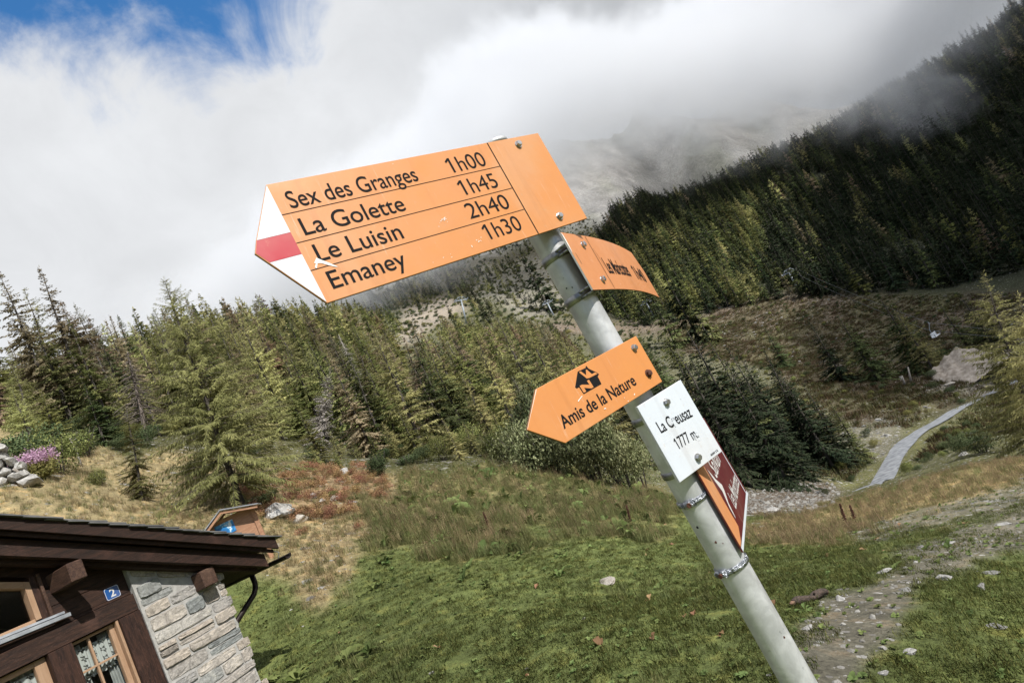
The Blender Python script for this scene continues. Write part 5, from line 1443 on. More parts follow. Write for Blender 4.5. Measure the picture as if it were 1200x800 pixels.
ok = in_poly(u, v, WOOD_L) & ~in_poly(u, v, CLEAR_L) & (d > 36)
P, d = P[ok], d[ok]
k = thin(P, (1.5 + d / 95.0) * g.uniform(0.8, 1.5, len(P)), g); P, d = P[k], d[k]
k = [i for i in range(len(P)) if d[i] > 110 or free(P[i, 0], P[i, 1], 0.9)]; P, d = P[k], d[k]
PR, dr = sample(90000, 3, 62, 255, 760, g)
u, v = to_px(PR); inR = in_poly(u, v, ZONES['right_forest'][0]) & (dr > 270); PR, dr = PR[inR], dr[inR]
gapn = fbm(PR[:, 0] / 34, PR[:, 1] / 34, 3, 15); k = (gapn > -0.52); PR, dr = PR[k], dr[k]
k = thin(PR, 3.6 + 2.6 * g.random(len(PR)) ** 2, g); PR, dr = PR[k], dr[k]
# trees on the mountain's foot behind the big sign and between
PB, db = sample(26000, -18, 12, 240, 720, g)
u, v = to_px(PB); inB = in_poly(u, v, [(360,330),(440,300),(540,280),(640,270),(720,290),(760,350),(720,372),(640,366),(570,372),(520,345),(440,390),(380,380)]); PB, db = PB[inB], db[inB]
gapb = fbm(PB[:, 0] / 28, PB[:, 1] / 28, 3, 19); kb = gapb > -0.08; PB, db = PB[kb], db[kb]
k = thin(PB, 4.5 + 5 * g.random(len(PB)), g); PB, db = PB[k], db[k]

# the shaded stand below the meadow and the green gap behind the pole
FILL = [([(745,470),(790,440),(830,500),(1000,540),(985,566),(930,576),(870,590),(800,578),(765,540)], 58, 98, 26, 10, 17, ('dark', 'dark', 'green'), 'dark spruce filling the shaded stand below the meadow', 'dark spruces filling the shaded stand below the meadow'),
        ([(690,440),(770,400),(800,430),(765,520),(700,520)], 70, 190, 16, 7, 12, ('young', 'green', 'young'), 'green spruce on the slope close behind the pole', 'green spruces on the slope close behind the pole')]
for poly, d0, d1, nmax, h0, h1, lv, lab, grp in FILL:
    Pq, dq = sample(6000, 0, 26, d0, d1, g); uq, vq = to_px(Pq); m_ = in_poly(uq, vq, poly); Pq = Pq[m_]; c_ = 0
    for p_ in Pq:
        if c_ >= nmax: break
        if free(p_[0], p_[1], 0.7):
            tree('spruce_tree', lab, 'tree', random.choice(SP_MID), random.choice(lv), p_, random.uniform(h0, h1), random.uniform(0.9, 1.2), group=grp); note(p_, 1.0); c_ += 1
order = np.argsort(d)
NIND = 235
GRP = {'young': 'green spruces in the wood on the left slope', 'brown': 'browned spruces in the wood on the left slope', 'rust': 'rust-coloured spruces in the wood on the left slope', 'green': 'dark green spruces in the wood on the left slope',
       'larch': 'light green larches in the wood on the left slope', 'pale': 'grey-green larches in the wood on the left slope'}
LAB = {'young': 'green spruce standing in the wood on the left slope', 'brown': 'browned spruce standing in the wood on the left slope', 'rust': 'rust-coloured spruce standing in the wood on the left slope', 'green': 'dark green spruce standing in the wood on the left slope',
       'larch': 'light green feathery larch standing in the wood on the left slope', 'pale': 'grey-green thin larch standing in the wood on the left slope'}
def pick(dd, u_):
    r = g.random()
    pb = 0.36 if u_ < 180 else 0.15
    if r < pb: return 's', ('brown' if g.random() < 0.88 else 'rust')
    if r < pb + 0.34: return 'l', ('larch' if g.random() < 0.8 else 'pale')
    return 's', ('young' if g.random() < 0.62 else 'green')
cnt_l = 0
F_PTS, F_IDX, F_S = [], [], []
LOWCOL = bpy.data.collections.new('forest_trees')
LOWS = []
def low_variant(pr, leaf, h=10.0):
    o = bpy.data.objects.new('forest_tree_%02d' % len(LOWS), None)
    me = pr.crowns[leaf].copy(); bm = bmesh.new(); bm.from_mesh(me); n0 = len(bm.faces)
    bm.from_mesh(pr.trunk); bm.faces.ensure_lookup_table()
    me2 = bpy.data.meshes.new('forest_tree'); 
    for i in range(n0, len(bm.faces)): bm.faces[i].material_index = 1
    bm.to_mesh(me2); bm.free()
    me2.materials.append(pr.crowns[leaf].materials[0]); me2.materials.append(M_bark)
    bpy.data.objects.remove(o)
    o = bpy.data.objects.new('forest_tree_%02d' % len(LOWS), me2); LOWCOL.objects.link(o); LOWS.append((leaf, o)); return len(LOWS) - 1
VAR = {}
for leaf in ('dark', 'green', 'young', 'brown', 'rust'): VAR[leaf] = [low_variant(pr, leaf) for pr in (SP_LOW if leaf in ('dark', 'green') else SP_LOW[:3])]
for leaf in ('larch', 'pale'): VAR[leaf] = [low_variant(pr, leaf) for pr in LA_LOW]
for q, i in enumerate(order):
    uu = float(to_px(P[i:i + 1])[0][0])
    sp, leaf = pick(d[i], uu)
    h = (4.2 + 6.3 * g.beta(1.6, 1.8)) * (0.85 if d[i] < 45 else 1.0)
    if q < NIND:
        tree('spruce_tree' if sp == 's' else 'larch_tree', LAB[leaf], 'tree', random.choice((SP_MID if sp == 's' else LA_MID) if d[i] < 100 else (SP_LOW if sp == 's' else LA_LOW)), leaf, P[i], h, g.uniform(0.85, 1.2), group=GRP[leaf])
    else:
        F_PTS.append(P[i]); F_IDX.append(random.choice(VAR[leaf])); F_S.append(h / 10)
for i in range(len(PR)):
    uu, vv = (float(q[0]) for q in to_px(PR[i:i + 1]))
    sunny = uu < 900 and dr[i] < 460  # sun and shade put into the needle colours: brighter kinds here, near-black elsewhere
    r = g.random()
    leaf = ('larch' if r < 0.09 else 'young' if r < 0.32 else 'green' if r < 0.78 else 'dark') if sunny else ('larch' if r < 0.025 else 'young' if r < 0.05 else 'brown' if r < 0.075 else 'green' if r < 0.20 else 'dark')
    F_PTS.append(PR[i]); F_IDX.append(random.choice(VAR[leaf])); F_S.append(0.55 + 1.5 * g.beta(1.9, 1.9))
for i in range(len(PB)):
    r = g.random(); F_PTS.append(PB[i]); F_IDX.append(random.choice(VAR['green' if r < 0.4 else 'dark' if r < 0.7 else 'young' if r < 0.9 else 'larch'])); F_S.append(g.uniform(0.4, 1.1))
print('trees: left', len(P), 'right', len(PR), 'back', len(PB))

def scatter(name, pts, idx, scl, rot, coll, label, cat=None):
    """one object that carries many copies of the members of a collection"""
    me = bpy.data.meshes.new(name); me.from_pydata([tuple(map(float, p)) for p in pts], [], [])
    for an, ty, da in (('idx', 'INT', np.asarray(idx, np.int32)), ('scl', 'FLOAT', np.asarray(scl, np.float32)), ('rot', 'FLOAT_VECTOR', np.asarray(rot, np.float32).ravel())):
        a = me.attributes.new(an, ty, 'POINT'); a.data.foreach_set('vector' if ty == 'FLOAT_VECTOR' else 'value', da)
    o = link(name, me); tag(o, label, cat, kind='stuff')
    ng = bpy.data.node_groups.new(name, 'GeometryNodeTree')
    ng.interface.new_socket('Geometry', in_out='INPUT', socket_type='NodeSocketGeometry'); ng.interface.new_socket('Geometry', in_out='OUTPUT', socket_type='NodeSocketGeometry')
    gi = N(ng, 'NodeGroupInput'); go = N(ng, 'NodeGroupOutput'); ip = N(ng, 'GeometryNodeInstanceOnPoints'); ci = N(ng, 'GeometryNodeCollectionInfo')
    ci.inputs['Collection'].default_value = coll; ci.inputs['Separate Children'].default_value = True; ci.inputs['Reset Children'].default_value = True
    ip.inputs['Pick Instance'].default_value = True
    def na(nm, ty):
        n = N(ng, 'GeometryNodeInputNamedAttribute', data_type=ty); n.inputs['Name'].default_value = nm
        return [s for s in n.outputs if s.enabled and s.name == 'Attribute'][0]
    ng.links.new(gi.outputs[0], ip.inputs['Points']); ng.links.new(ci.outputs[0], ip.inputs['Instance'])
    ng.links.new(na('idx', 'INT'), ip.inputs['Instance Index']); ng.links.new(na('scl', 'FLOAT'), ip.inputs['Scale'])
    er = N(ng, 'FunctionNodeEulerToRotation'); ng.links.new(na('rot', 'FLOAT_VECTOR'), er.inputs[0]); ng.links.new(er.outputs[0], ip.inputs['Rotation'])
    ng.links.new(ip.outputs[0], go.inputs[0])
    md = o.modifiers.new('scatter', 'NODES'); md.node_group = ng
    return o
nF = len(F_PTS)
scatter('forest', F_PTS, F_IDX, F_S, np.c_[g.normal(size=nF) * 0.03, g.normal(size=nF) * 0.03, g.uniform(0, 6.28, nF)], LOWCOL, 'dark conifer forest covering the far slopes')

# ------------------------------------------------------------------ cloud lying on the slopes
def cloud_bank(name, x0, x1, y0, y1, z0, z1, dens, label):
    M = bpy.data.materials.new(name); M.use_nodes = True; t = M.node_tree
    for nn in list(t.nodes): t.nodes.remove(nn)
    out = N(t, 'ShaderNodeOutputMaterial'); pv = N(t, 'ShaderNodeVolumePrincipled')
    ps = N(t, 'ShaderNodeNewGeometry').outputs['Position']
    sp_ = N(t, 'ShaderNodeSeparateXYZ'); t.links.new(ps, sp_.inputs[0])
    X, Y, Z = sp_.outputs
    n1 = noise(t, ps, 0.0085, 6, 0.62, 0.6)
    n2 = noise(t, ps, 0.030, 6, 0.65, 0.8)
    # the underside climbs away up the valley head and drops towards the right-hand ridge and the left slope
    zb = mth(t, 'ADD', 156.0, mth(t, 'MULTIPLY', mth(t, 'SUBTRACT', Y, 440.0), 0.55))
    zb = mth(t, 'ADD', zb, mth(t, 'MULTIPLY', maprange(t, Y, 480.0, 640.0), mth(t, 'MULTIPLY', mth(t, 'MULTIPLY', maprange(t, X, -20.0, 110.0), maprange(t, X, 190.0, 290.0, 1.0, 0.0)), 66.0)))
    xr = mth(t, 'SUBTRACT', X, 130.0)
    zb = mth(t, 'SUBTRACT', zb, mth(t, 'MULTIPLY', mth(t, 'MAXIMUM', mth(t, 'MINIMUM', xr, 180.0), 0.0), 0.33))
    zb = mth(t, 'ADD', zb, mth(t, 'MULTIPLY', mth(t, 'MINIMUM', xr, 0.0), 0.13))
    zb = mth(t, 'ADD', zb, mth(t, 'MULTIPLY', maprange(t, X, 300.0, 400.0), 48.0))
    f = mth(t, 'SUBTRACT', Z, zb)
    f = mth(t, 'ADD', f, mth(t, 'MULTIPLY', mth(t, 'SUBTRACT', n1, 0.5), 120.0))
    f = mth(t, 'ADD', f, mth(t, 'MULTIPLY', mth(t, 'SUBTRACT', n2, 0.5), 150.0))
    top = maprange(t, f, 60.0, 130.0, 1.0, 0.0)
    f = mth(t, 'MULTIPLY', maprange(t, f, -16.0, 48.0), top)
    side = mth(t, 'ADD', X, mth(t, 'MULTIPLY', mth(t, 'SUBTRACT', n1, 0.5), 200.0))
    f = mth(t, 'MULTIPLY', f, maprange(t, side, -360.0, -170.0))
    f = mth(t, 'MULTIPLY', f, maprange(t, Z, z1 - 40.0, z1, 1.0, 0.0))
    f = mth(t, 'MULTIPLY', f, maprange(t, Y, y0, y0 + 45.0))
    t.links.new(mth(t, 'MULTIPLY', mth(t, 'POWER', f, 1.6), dens), pv.inputs['Density'])
    pv.inputs['Color'].default_value = (0.84, 0.85, 0.87, 1); pv.inputs['Anisotropy'].default_value = 0.0
    t.links.new(pv.outputs[0], out.inputs['Volume'])
    o = MB().box(x0, x1, y0, y1, z0, z1).build('cloud', M); tag(o, label, 'cloud', kind='stuff'); return o
cloud_bank('cloud_bank', -460, 760, 330, 1050, 40, 470, 0.020, 'grey white cloud bank resting on the mountain and the wooded ridge')
# cloud added out of view, shaped and placed to shade the valley's far side
M = bpy.data.materials.new('shading_cloud'); M.use_nodes = True; t = M.node_tree
for nn in list(t.nodes): t.nodes.remove(nn)
out = N(t, 'ShaderNodeOutputMaterial'); pv = N(t, 'ShaderNodeVolumePrincipled'); pv.inputs['Density'].default_value = 0.030; pv.inputs['Color'].default_value = (0.98, 0.985, 0.99, 1)
t.links.new(pv.outputs[0], out.inputs['Volume'])
bm = bmesh.new(); bmesh.ops.create_icosphere(bm, subdivisions=5, radius=1.0)
for v_ in bm.verts:
    x_, y_, z_ = v_.co; h_ = math.hypot(x_, y_)
    if h_ > 1e-6:                                           # a long, blunt-ended slab of cloud with a lumpy rim
        c_, s_ = x_ / h_, y_ / h_; q_ = (abs(c_) ** 4.5 + abs(s_) ** 4.5) ** (-1 / 4.5)
        q_ *= 1 + 0.05 * math.sin(7 * math.atan2(s_, c_) + 1) + 0.03 * math.sin(17 * math.atan2(s_, c_))
        v_.co.x = c_ * q_ * h_ ** 0.8; v_.co.y = s_ * q_ * h_ ** 0.8
    v_.co.z = z_ * (1 + 0.15 * math.sin(9 * x_) * math.sin(8 * y_))
me = bpy.data.meshes.new('cloud'); bm.to_mesh(me); bm.free(); me.materials.append(M)
o = link('cloud', me); _t = 380 / SUN[2]
_uu = np.array([0.31, 0.95]); _ww = np.array([0.95, -0.31]); _cc = _uu * 310 + _ww * 235
o.matrix_world = Matrix.Translation((_cc[0] + SUN[0] * _t, _cc[1] + SUN[1] * _t, 380)) @ Matrix.Rotation(-math.atan2(0.31, 0.95), 4, 'Z') @ Matrix.Diagonal((200, 255, 36, 1))
tag(o, 'thick unseen cloud added overhead to shade the right side of the valley', 'cloud', kind='stuff')

# ------------------------------------------------------------------ meadow plants
G_lawn = leafmat('lawn_grass', (0.120, 0.155, 0.045), (0.300, 0.325, 0.118), 0.12, 0.5)
G_long = leafmat('long_grass', (0.150, 0.180, 0.066), (0.360, 0.365, 0.165), 0.10, 0.5)
G_dry = leafmat('dry_grass', (0.36, 0.285, 0.150), (0.66, 0.545, 0.320), 0.05, 0.5)
G_seed = leafmat('seed_heads', (0.24, 0.165, 0.100), (0.46, 0.345, 0.225), 0.05, 0.5)
G_weed = leafmat('broad_leaves', (0.066, 0.097, 0.028), (0.172, 0.211, 0.079), 0.08, 0.25)
G_leaf = leafmat('withered_leaves', (0.17, 0.085, 0.045), (0.36, 0.24, 0.14), 0.05, 0.2)
G_heath = leafmat('red_heath', (0.26, 0.150, 0.080), (0.50, 0.320, 0.180), 0.12, 0.35)
M_pebble = simple('pebble', (0.13, 0.125, 0.115), (0.36, 0.35, 0.33), 18, 0.95)
t = M_pebble.node_tree; b = t.nodes['Principled BSDF']; lk = b.inputs['Base Color'].links[0].from_socket
oi = N(t, 'ShaderNodeObjectInfo').outputs['Random']; t.links.new(mixc(t, 1.0, lk, ramp(t, oi, (0.0, (0.55, 0.53, 0.50)), (1.0, (1.1, 1.09, 1.06))), 'MULTIPLY'), b.inputs['Base Color'])
G_brown = leafmat('brown_heath_grass', (0.085, 0.060, 0.034), (0.20, 0.145, 0.085), 0.08, 0.5); G_olive = leafmat('olive_grass', (0.085, 0.090, 0.036), (0.19, 0.185, 0.085), 0.08, 0.5)
def blades(seed, n, rad, h0, h1, w, lean, leaf, seedhead=0.0):
    g = np.random.default_rng(seed); a = g.uniform(0, 6.28, n); r = rad * np.sqrt(g.random(n))
    B = np.c_[r * np.cos(a), r * np.sin(a), np.full(n, -0.01)]; h = g.uniform(h0, h1, n); la = g.uniform(0, 6.28, n); le = np.abs(g.normal(size=n)) * lean
    dirx = np.c_[np.cos(la), np.sin(la), np.zeros(n)]; sd = np.c_[-np.sin(la), np.cos(la), np.zeros(n)]
    M1 = B + dirx * (h * le * 0.35)[:, None] + np.c_[0 * h, 0 * h, h * 0.6]; T = B + dirx * (h * le * 1.1)[:, None] + np.c_[0 * h, 0 * h, h * np.maximum(0.35, 1 - 0.35 * le)]
    ww = (w * g.uniform(0.6, 1.3, n))[:, None] / 2
    V = np.stack([B - sd * ww, B + sd * ww, M1 + sd * ww * 0.8, M1 - sd * ww * 0.8, T], 1).reshape(-1, 3)
    ix = np.arange(n) * 5
    Q = np.stack([ix, ix + 1, ix + 2, ix + 3], 1); Tt = np.stack([ix + 3, ix + 2, ix + 4], 1)
    tone = g.beta(2, 2, n); mi = np.zeros(2 * n, int); tn = np.r_[tone, tone]; F = [Q, Tt]
    if seedhead:
        k = max(1, int(n * seedhead)); sel = g.choice(n, k, False); m = 7
        P = np.repeat(T[sel], m, 0) + g.normal(size=(k * m, 3)) * 0.006 - np.c_[np.zeros(k * m), np.zeros(k * m), np.tile(np.linspace(0, 0.10, m), k) * (h1 / 0.5)]
        D = g.normal(size=P.shape) * 0.5 + [0, 0, 0.7]; D /= np.linalg.norm(D, axis=1, keepdims=True)
        V2, F2 = cards(P, D, np.full(len(P), 0.030), np.full(len(P), 0.011), g)
        F[0] = np.r_[Q, F2 + len(V)]; V = np.r_[V, V2]; mi = np.r_[np.zeros(n, int), np.ones(len(F2), int), np.zeros(n, int)]; tn = np.r_[tone, g.random(len(F2)), tone]
    me = mesh_np('tuft', V, F, [leaf, G_seed], mi, attrs={'tone': ('FLOAT', 'FACE', tn.astype(np.float32))}, smooth=True)
    nv = g.normal(size=(len(V), 3)) * 0.30 + [0, 0, 1.0]; nv /= np.linalg.norm(nv, axis=1, keepdims=True); me.normals_split_custom_set_from_vertices(nv.tolist())
    return me
def rosette(seed, n, l0, l1, wr, rise, leaf, stalk=0.0):
    g = np.random.default_rng(seed); V, F, tn = [], [], []
    for k in range(n):
        a = g.uniform(0, 6.28); l = g.uniform(l0, l1); w = l * wr * g.uniform(0.8, 1.2); up = rise * g.uniform(0.3, 1.4); d = np.array([math.cos(a), math.sin(a), 0]); s = np.array([-d[1], d[0], 0]); z = np.array([0, 0, 1.0])
        rows = []
        for q, ww in ((0.0, 0.10), (0.25, 0.70), (0.55, 1.0), (0.82, 0.66), (1.0, 0.03)):
            c_ = d * l * q + z * l * (up * math.sin(q * 2.2) - 0.25 * up * q) + z * 0.01
            rows.append((c_ - s * w / 2 * ww + z * 0.10 * w * ww, c_, c_ + s * w / 2 * ww + z * 0.10 * w * ww))
        b0 = len(V)
        for r_ in rows: V += list(r_)
        for j in range(4):
            for i in range(2): F.append((b0 + j * 3 + i, b0 + j * 3 + i + 1, b0 + j * 3 + i + 4, b0 + j * 3 + i + 3)); tn.append(0)
        tn[-8:] = [g.beta(2, 2)] * 8
    return mesh_np('rosette', np.array(V), [np.array(F)], [leaf], smooth=True, attrs={'tone': ('FLOAT', 'FACE', np.array(tn, np.float32))})
def rock_mesh(seed, sub=2, flat_=0.6, m_=None, rough=0.28, smooth=False):
    g = random.Random(seed); bm = bmesh.new(); bmesh.ops.create_icosphere(bm, subdivisions=sub, radius=0.5)
    pl = [(Vector((g.gauss(0, 1), g.gauss(0, 1), g.gauss(0, 1))).normalized(), g.uniform(0.26, 0.46)) for _ in range(11)]
    for v in bm.verts:
        for n_, d_ in pl:
            e = v.co.dot(n_) - d_
            if e > 0: v.co -= n_ * e * 0.9
        k = 1 + rough * 0.25 * (math.sin(9 * v.co.x + seed) * math.sin(8 * v.co.y + 2 * seed) + math.sin(13 * v.co.z + 5 * v.co.x + seed))
        v.co *= k; v.co.z *= flat_
    me = bpy.data.meshes.new('rock'); bm.to_mesh(me); bm.free(); me.materials.append(m_)
    if smooth:
        for p_ in me.polygons: p_.use_smooth = True
    return me
def coll(name, meshes):
    c_ = bpy.data.collections.new(name)
    for i, me in enumerate(meshes): c_.objects.link(bpy.data.objects.new('%s_%02d' % (name, i), me))
    return c_, len(meshes)
C_lawn = coll('lawn_tuft', [blades(1 + i, 34, 0.085, 0.014, 0.045, 0.0048, 0.9, G_lawn) for i in range(5)])
C_long = coll('long_tuft', [blades(11 + i, 34, 0.11, 0.10, 0.30, 0.0062, 0.55, G_long) for i in range(4)])
C_dry = coll('dry_tuft', [blades(21 + i, 30, 0.13, 0.10, 0.34, 0.0062, 0.5, G_dry, 0.25) for i in range(4)])
C_tall = coll('tall_tuft', [blades(31 + i, 22, 0.16, 0.30, 0.75, 0.0075, 0.35, (G_dry if i % 2 else G_long), 0.55) for i in range(4)])
C_weed = coll('weed', [rosette(41 + i, 7 + i, 0.05, 0.12, 0.55, 0.35, G_weed) for i in range(4)] + [rosette(51 + i, 8, 0.12, 0.26, 0.45, 0.7, G_weed) for i in range(2)])
C_clov = coll('clover', [rosette(61 + i, 16, 0.02, 0.055, 0.8, 0.6, G_weed) for i in range(4)])
C_wilt = coll('withered_leaf', [rosette(71 + i, 2, 0.05, 0.11, 0.6, 0.5, G_leaf) for i in range(4)])
C_heath = coll('heath_tuft', [bush_mesh(81 + i, 260, 5, G_heath, 0.10, 0.6) for i in range(3)])
C_peb = coll('pebble', [rock_mesh(91 + i, 1, 0.55, M_pebble) for i in range(5)])

def spread(dens, d0, d1, g, az0=-58, az1=58):
    area = 0.5 * math.radians(az1 - az0) * (d1 ** 2 - d0 ** 2); n = int(area * dens)
    az = np.radians(g.uniform(az0, az1, n)); d = np.sqrt(g.uniform(d0 ** 2, d1 ** 2, n)); x, y = np.sin(az) * d, np.cos(az) * d
    return np.stack([x, y, ground_z(x, y)], -1), d
def zones(P, *names):
    m_ = np.zeros(len(P), bool)
    for nm in names: m_ |= zone_mask(nm, P)
    return m_
def in_hut(P):
    q = P[:, :2] - HO[:2]; s = q @ HD[:2]; y = -(q @ HN[:2]); return (s > XL - 0.2) & (s < XR + 0.15) & (y > -0.15) & (y < 8.3)
def put(name, P, cn, s0, s1, g, label, tilt=0.12, cat=None):
    c_, k = cn; n = len(P)
    return scatter(name, P, g.integers(0, k, n), g.uniform(s0, s1, n), np.c_[g.normal(size=n) * tilt, g.normal(size=n) * tilt, g.uniform(0, 6.28, n)], c_, label, cat)
g = np.random.default_rng(2024)
bits = [spread(de, a, b_, g) for de, a, b_ in ((300, 2.6, 5, ), (240, 5, 9), (130, 9, 15), (60, 15, 22), (30, 22, 34))]
P = np.concatenate([q[0] for q in bits]); d = np.concatenate([q[1] for q in bits])
P = P[~in_hut(P)]; d = np.hypot(P[:, 0], P[:, 1])
dryz = zones(P, 'dry', 'ochre'); tallz = zones(P, 'tall'); stony = zones(P, 'stony', 'strip'); pathz = zones(P, 'path'); redz = zones(P, 'redheath'); grav = zones(P, 'gravel')
patch = fbm(P[:, 0] * 0.9, P[:, 1] * 0.9, 4, 61)
r = g.random(len(P))
lawnz = ~(dryz | tallz | stony | pathz | redz | grav)
keep = lawnz & (patch > -0.62 + 0.3 * r); sel = keep & (r < 0.80)
put('grass', P[sel], C_lawn, 0.7, 1.5, g, 'short green grass of the meadow')
sel = (keep & (r > 0.95) & (patch > 0.12)) | (lawnz & (d > 17) & (r < 0.22)); put('long_grass', P[sel], C_long, 0.35, 0.85, g, 'longer green grass in patches of the meadow')
sel = stony & (r < 0.62) & (patch > -0.12); put('sparse_grass', P[sel], C_lawn, 0.6, 1.3, g, 'sparse grass between the stones on the right')
sel = (dryz & (r < 0.36)) | (pathz & (r < 0.12)); put('dry_grass', P[sel], C_dry, 0.35, 0.85, g, 'dry straw-coloured grass')
sel = (dryz & (r > 0.68)); put('dry_meadow_grass', P[sel], C_long, 0.35, 0.8, g, 'green grass among the dry straw')
sel = tallz & (r < 0.05 + 0.20 * (patch > 0)); put('tall_grass', P[sel], C_tall, 0.35, 0.95, g, 'tall going-to-seed grass in the middle of the meadow')
sel = tallz & (r > 0.40); put('tall_meadow_grass', P[sel], C_long, 0.6, 1.25, g, 'green grass under the tall seeding stalks')
sel = redz & (r < 0.45) & (patch > -0.25); put('red_heath', P[sel], C_heath, 0.18, 0.42, g, 'low red-brown heath')
bits = [spread(de, a, b_, g) for de, a, b_ in ((30, 2.6, 7), (12, 7, 14), (5, 14, 24))]
P = np.concatenate([q[0] for q in bits]); P = P[~in_hut(P)]; patch = fbm(P[:, 0] * 0.6, P[:, 1] * 0.6, 3, 71); r = g.random(len(P))
ok = ~zones(P, 'dry', 'ochre', 'path', 'gravel')
put('clover', P[ok & (r < 0.55)], C_clov, 0.45, 1.0, g, 'clover and other low leaves in the grass')
put('weeds', P[ok & (r > 0.6) & (patch > 0.1) & (np.hypot(P[:, 0], P[:, 1]) > 5.5)], C_weed, 0.25, 0.55, g, 'broad-leaved weeds in the meadow')
put('fallen_leaves', P[ok & (r > 0.955) & (patch < 0.1)], C_wilt, 0.6, 1.3, g, 'withered brown leaves in the grass')
# larger dock leaves in the damp patch
ZONES['dock'] = ([(430,640),(560,640),(700,640),(780,650),(760,700),(640,680),(540,700),(420,700)], 6, 22)
ZONES['corner'] = ([(290,740),(420,720),(460,800),(290,830)], 5, 16)
P, d = spread(5, 6, 20, g); s_ = zone_mask('dock', P) | zone_mask('corner', P); P = P[s_ & (fbm(P[:, 0] * 0.5, P[:, 1] * 0.5, 3, 17) > 0.02) & (g.random(len(P)) < 0.7)]
put('dock_leaves', P, C_weed, 0.6, 1.15, g, 'larger dock leaves below the tall grass')
P, d = spread(4.0, 10, 32, g, -40, 25); P = P[zones(P, 'tall')]; put('tall_weeds', P, C_weed, 0.8, 1.7, g, 'leafy weeds among the tall grass', 0.5)
# pebbles
bits = [spread(de, a, b_, g) for de, a, b_ in ((70, 2.6, 8), (34, 8, 16), (16, 16, 30))]
P = np.concatenate([q[0] for q in bits]); r = g.random(len(P)); st_ = zones(P, 'stony', 'strip'); n1_ = fbm(P[:, 0] * 0.8, P[:, 1] * 0.8, 3, 91)
sel = (st_ & (r < 0.95) & (n1_ > -0.3)) | ((r < 0.004) & ~in_hut(P))
Q_ = P[sel]; c_, k_ = C_peb; n = len(Q_)
scatter('pebbles', Q_, g.integers(0, k_, n), 0.014 + 0.075 * g.random(n) ** 3.2, np.c_[g.normal(size=n) * 0.3, g.normal(size=n) * 0.3, g.uniform(0, 6.28, n)], c_, 'grey pebbles in the worn ground')
P, d = spread(5.0, 20, 78, g, -4, 45); sel = zones(P, 'gravel'); P = P[sel]; P2, d2 = spread(1.2, 60, 200, g, 5, 50); sel = zones(P2, 'whitestone', 'heap'); P2 = P2[sel]
Q_ = np.r_[P, P2]; n = len(Q_); d = np.hypot(Q_[:, 0], Q_[:, 1])
scatter('scree', Q_, g.integers(0, k_, n), (0.06 + 0.32 * g.random(n) ** 3.0) * (1 + d / 120), np.c_[g.normal(size=n) * 0.4, g.normal(size=n) * 0.4, g.uniform(0, 6.28, n)], c_, 'pale rubble on the banks below the meadow')
# scrub on the far slopes
C_scr = coll('scrub', [BU_YNG[0], BU_DRK[0], BU_DRK[1]])
P, d = spread(0.16, 60, 330, g, 2, 60); u_, v_ = to_px(P); hz = zones(P, 'heath', 'track'); sel = (g.random(len(P)) < np.where(hz, 0.42, 0.62)) & ~zones(P, 'right_forest') & (np.abs(fbm(P[:, 0] / 18, P[:, 1] / 18, 3, 8)) < 0.35)
rdist = np.min(np.hypot(P[:, None, 0] - rc[None, ::6, 0], P[:, None, 1] - rc[None, ::6, 1]), 1); sel &= rdist > 3.0
C_rough = coll('rough_grass', [blades(201 + i, 40, 0.9, 0.25, 0.75, 0.07, 0.6, (G_brown if i < 2 else G_olive)) for i in range(4)])
Pq, dq = spread(1.1, 74, 300, g, 2, 60); sq = zones(Pq, 'heath') | ((dq < 150) & ~zones(Pq, 'gravel', 'whitestone', 'heap', 'track', 'right_forest')); rq = np.min(np.hypot(Pq[:, None, 0] - rc[None, ::4, 0], Pq[:, None, 1] - rc[None, ::4, 1]), 1); sq &= (rq > 3.3) & (g.random(len(Pq)) < 0.75)
put('rough_grass', Pq[sq], C_rough, 0.5, 1.3, g, 'rough brown and olive grass on the far side of the valley')
put('scrub', P[sel], C_scr, 0.25, 1.15, g, 'low scrub scattered over the brown slope')
P, d = spread(0.05, 230, 620, g, -20, 12); sel = (np.abs(fbm(P[:, 0] / 22, P[:, 1] / 22, 3, 77)) < 0.45); put('mountain_scrub', P[sel], C_scr, 0.5, 2.2, g, 'scrub on the slope beneath the cloud')
P, d = spread(0.5, 25, 120, g, -60, 12); sel = zones(P, 'forest_floor') & (g.random(len(P)) < 0.35); put('undergrowth', P[sel], C_scr, 0.35, 1.1, g, 'undergrowth beneath the trees of the left slope')

P, d = spread(0.10, 90, 420, g, -16, 60); hz = zones(P, 'heath', 'track', 'leftscree', 'leftscree2'); rdist = np.min(np.hypot(P[:, None, 0] - rc[None, ::6, 0], P[:, None, 1] - rc[None, ::6, 1]), 1); sel = hz & (fbm(P[:, 0] / 15, P[:, 1] / 15, 3, 28) > 0.02) & (rdist > 3); Q_ = P[sel]; n = len(Q_)
scatter('boulders', Q_, g.integers(0, k_, n), 0.25 + 1.3 * g.random(n) ** 3.5, np.c_[g.normal(size=n) * 0.4, g.normal(size=n) * 0.4, g.uniform(0, 6.28, n)], c_, 'loose stones strewn over the far slopes')

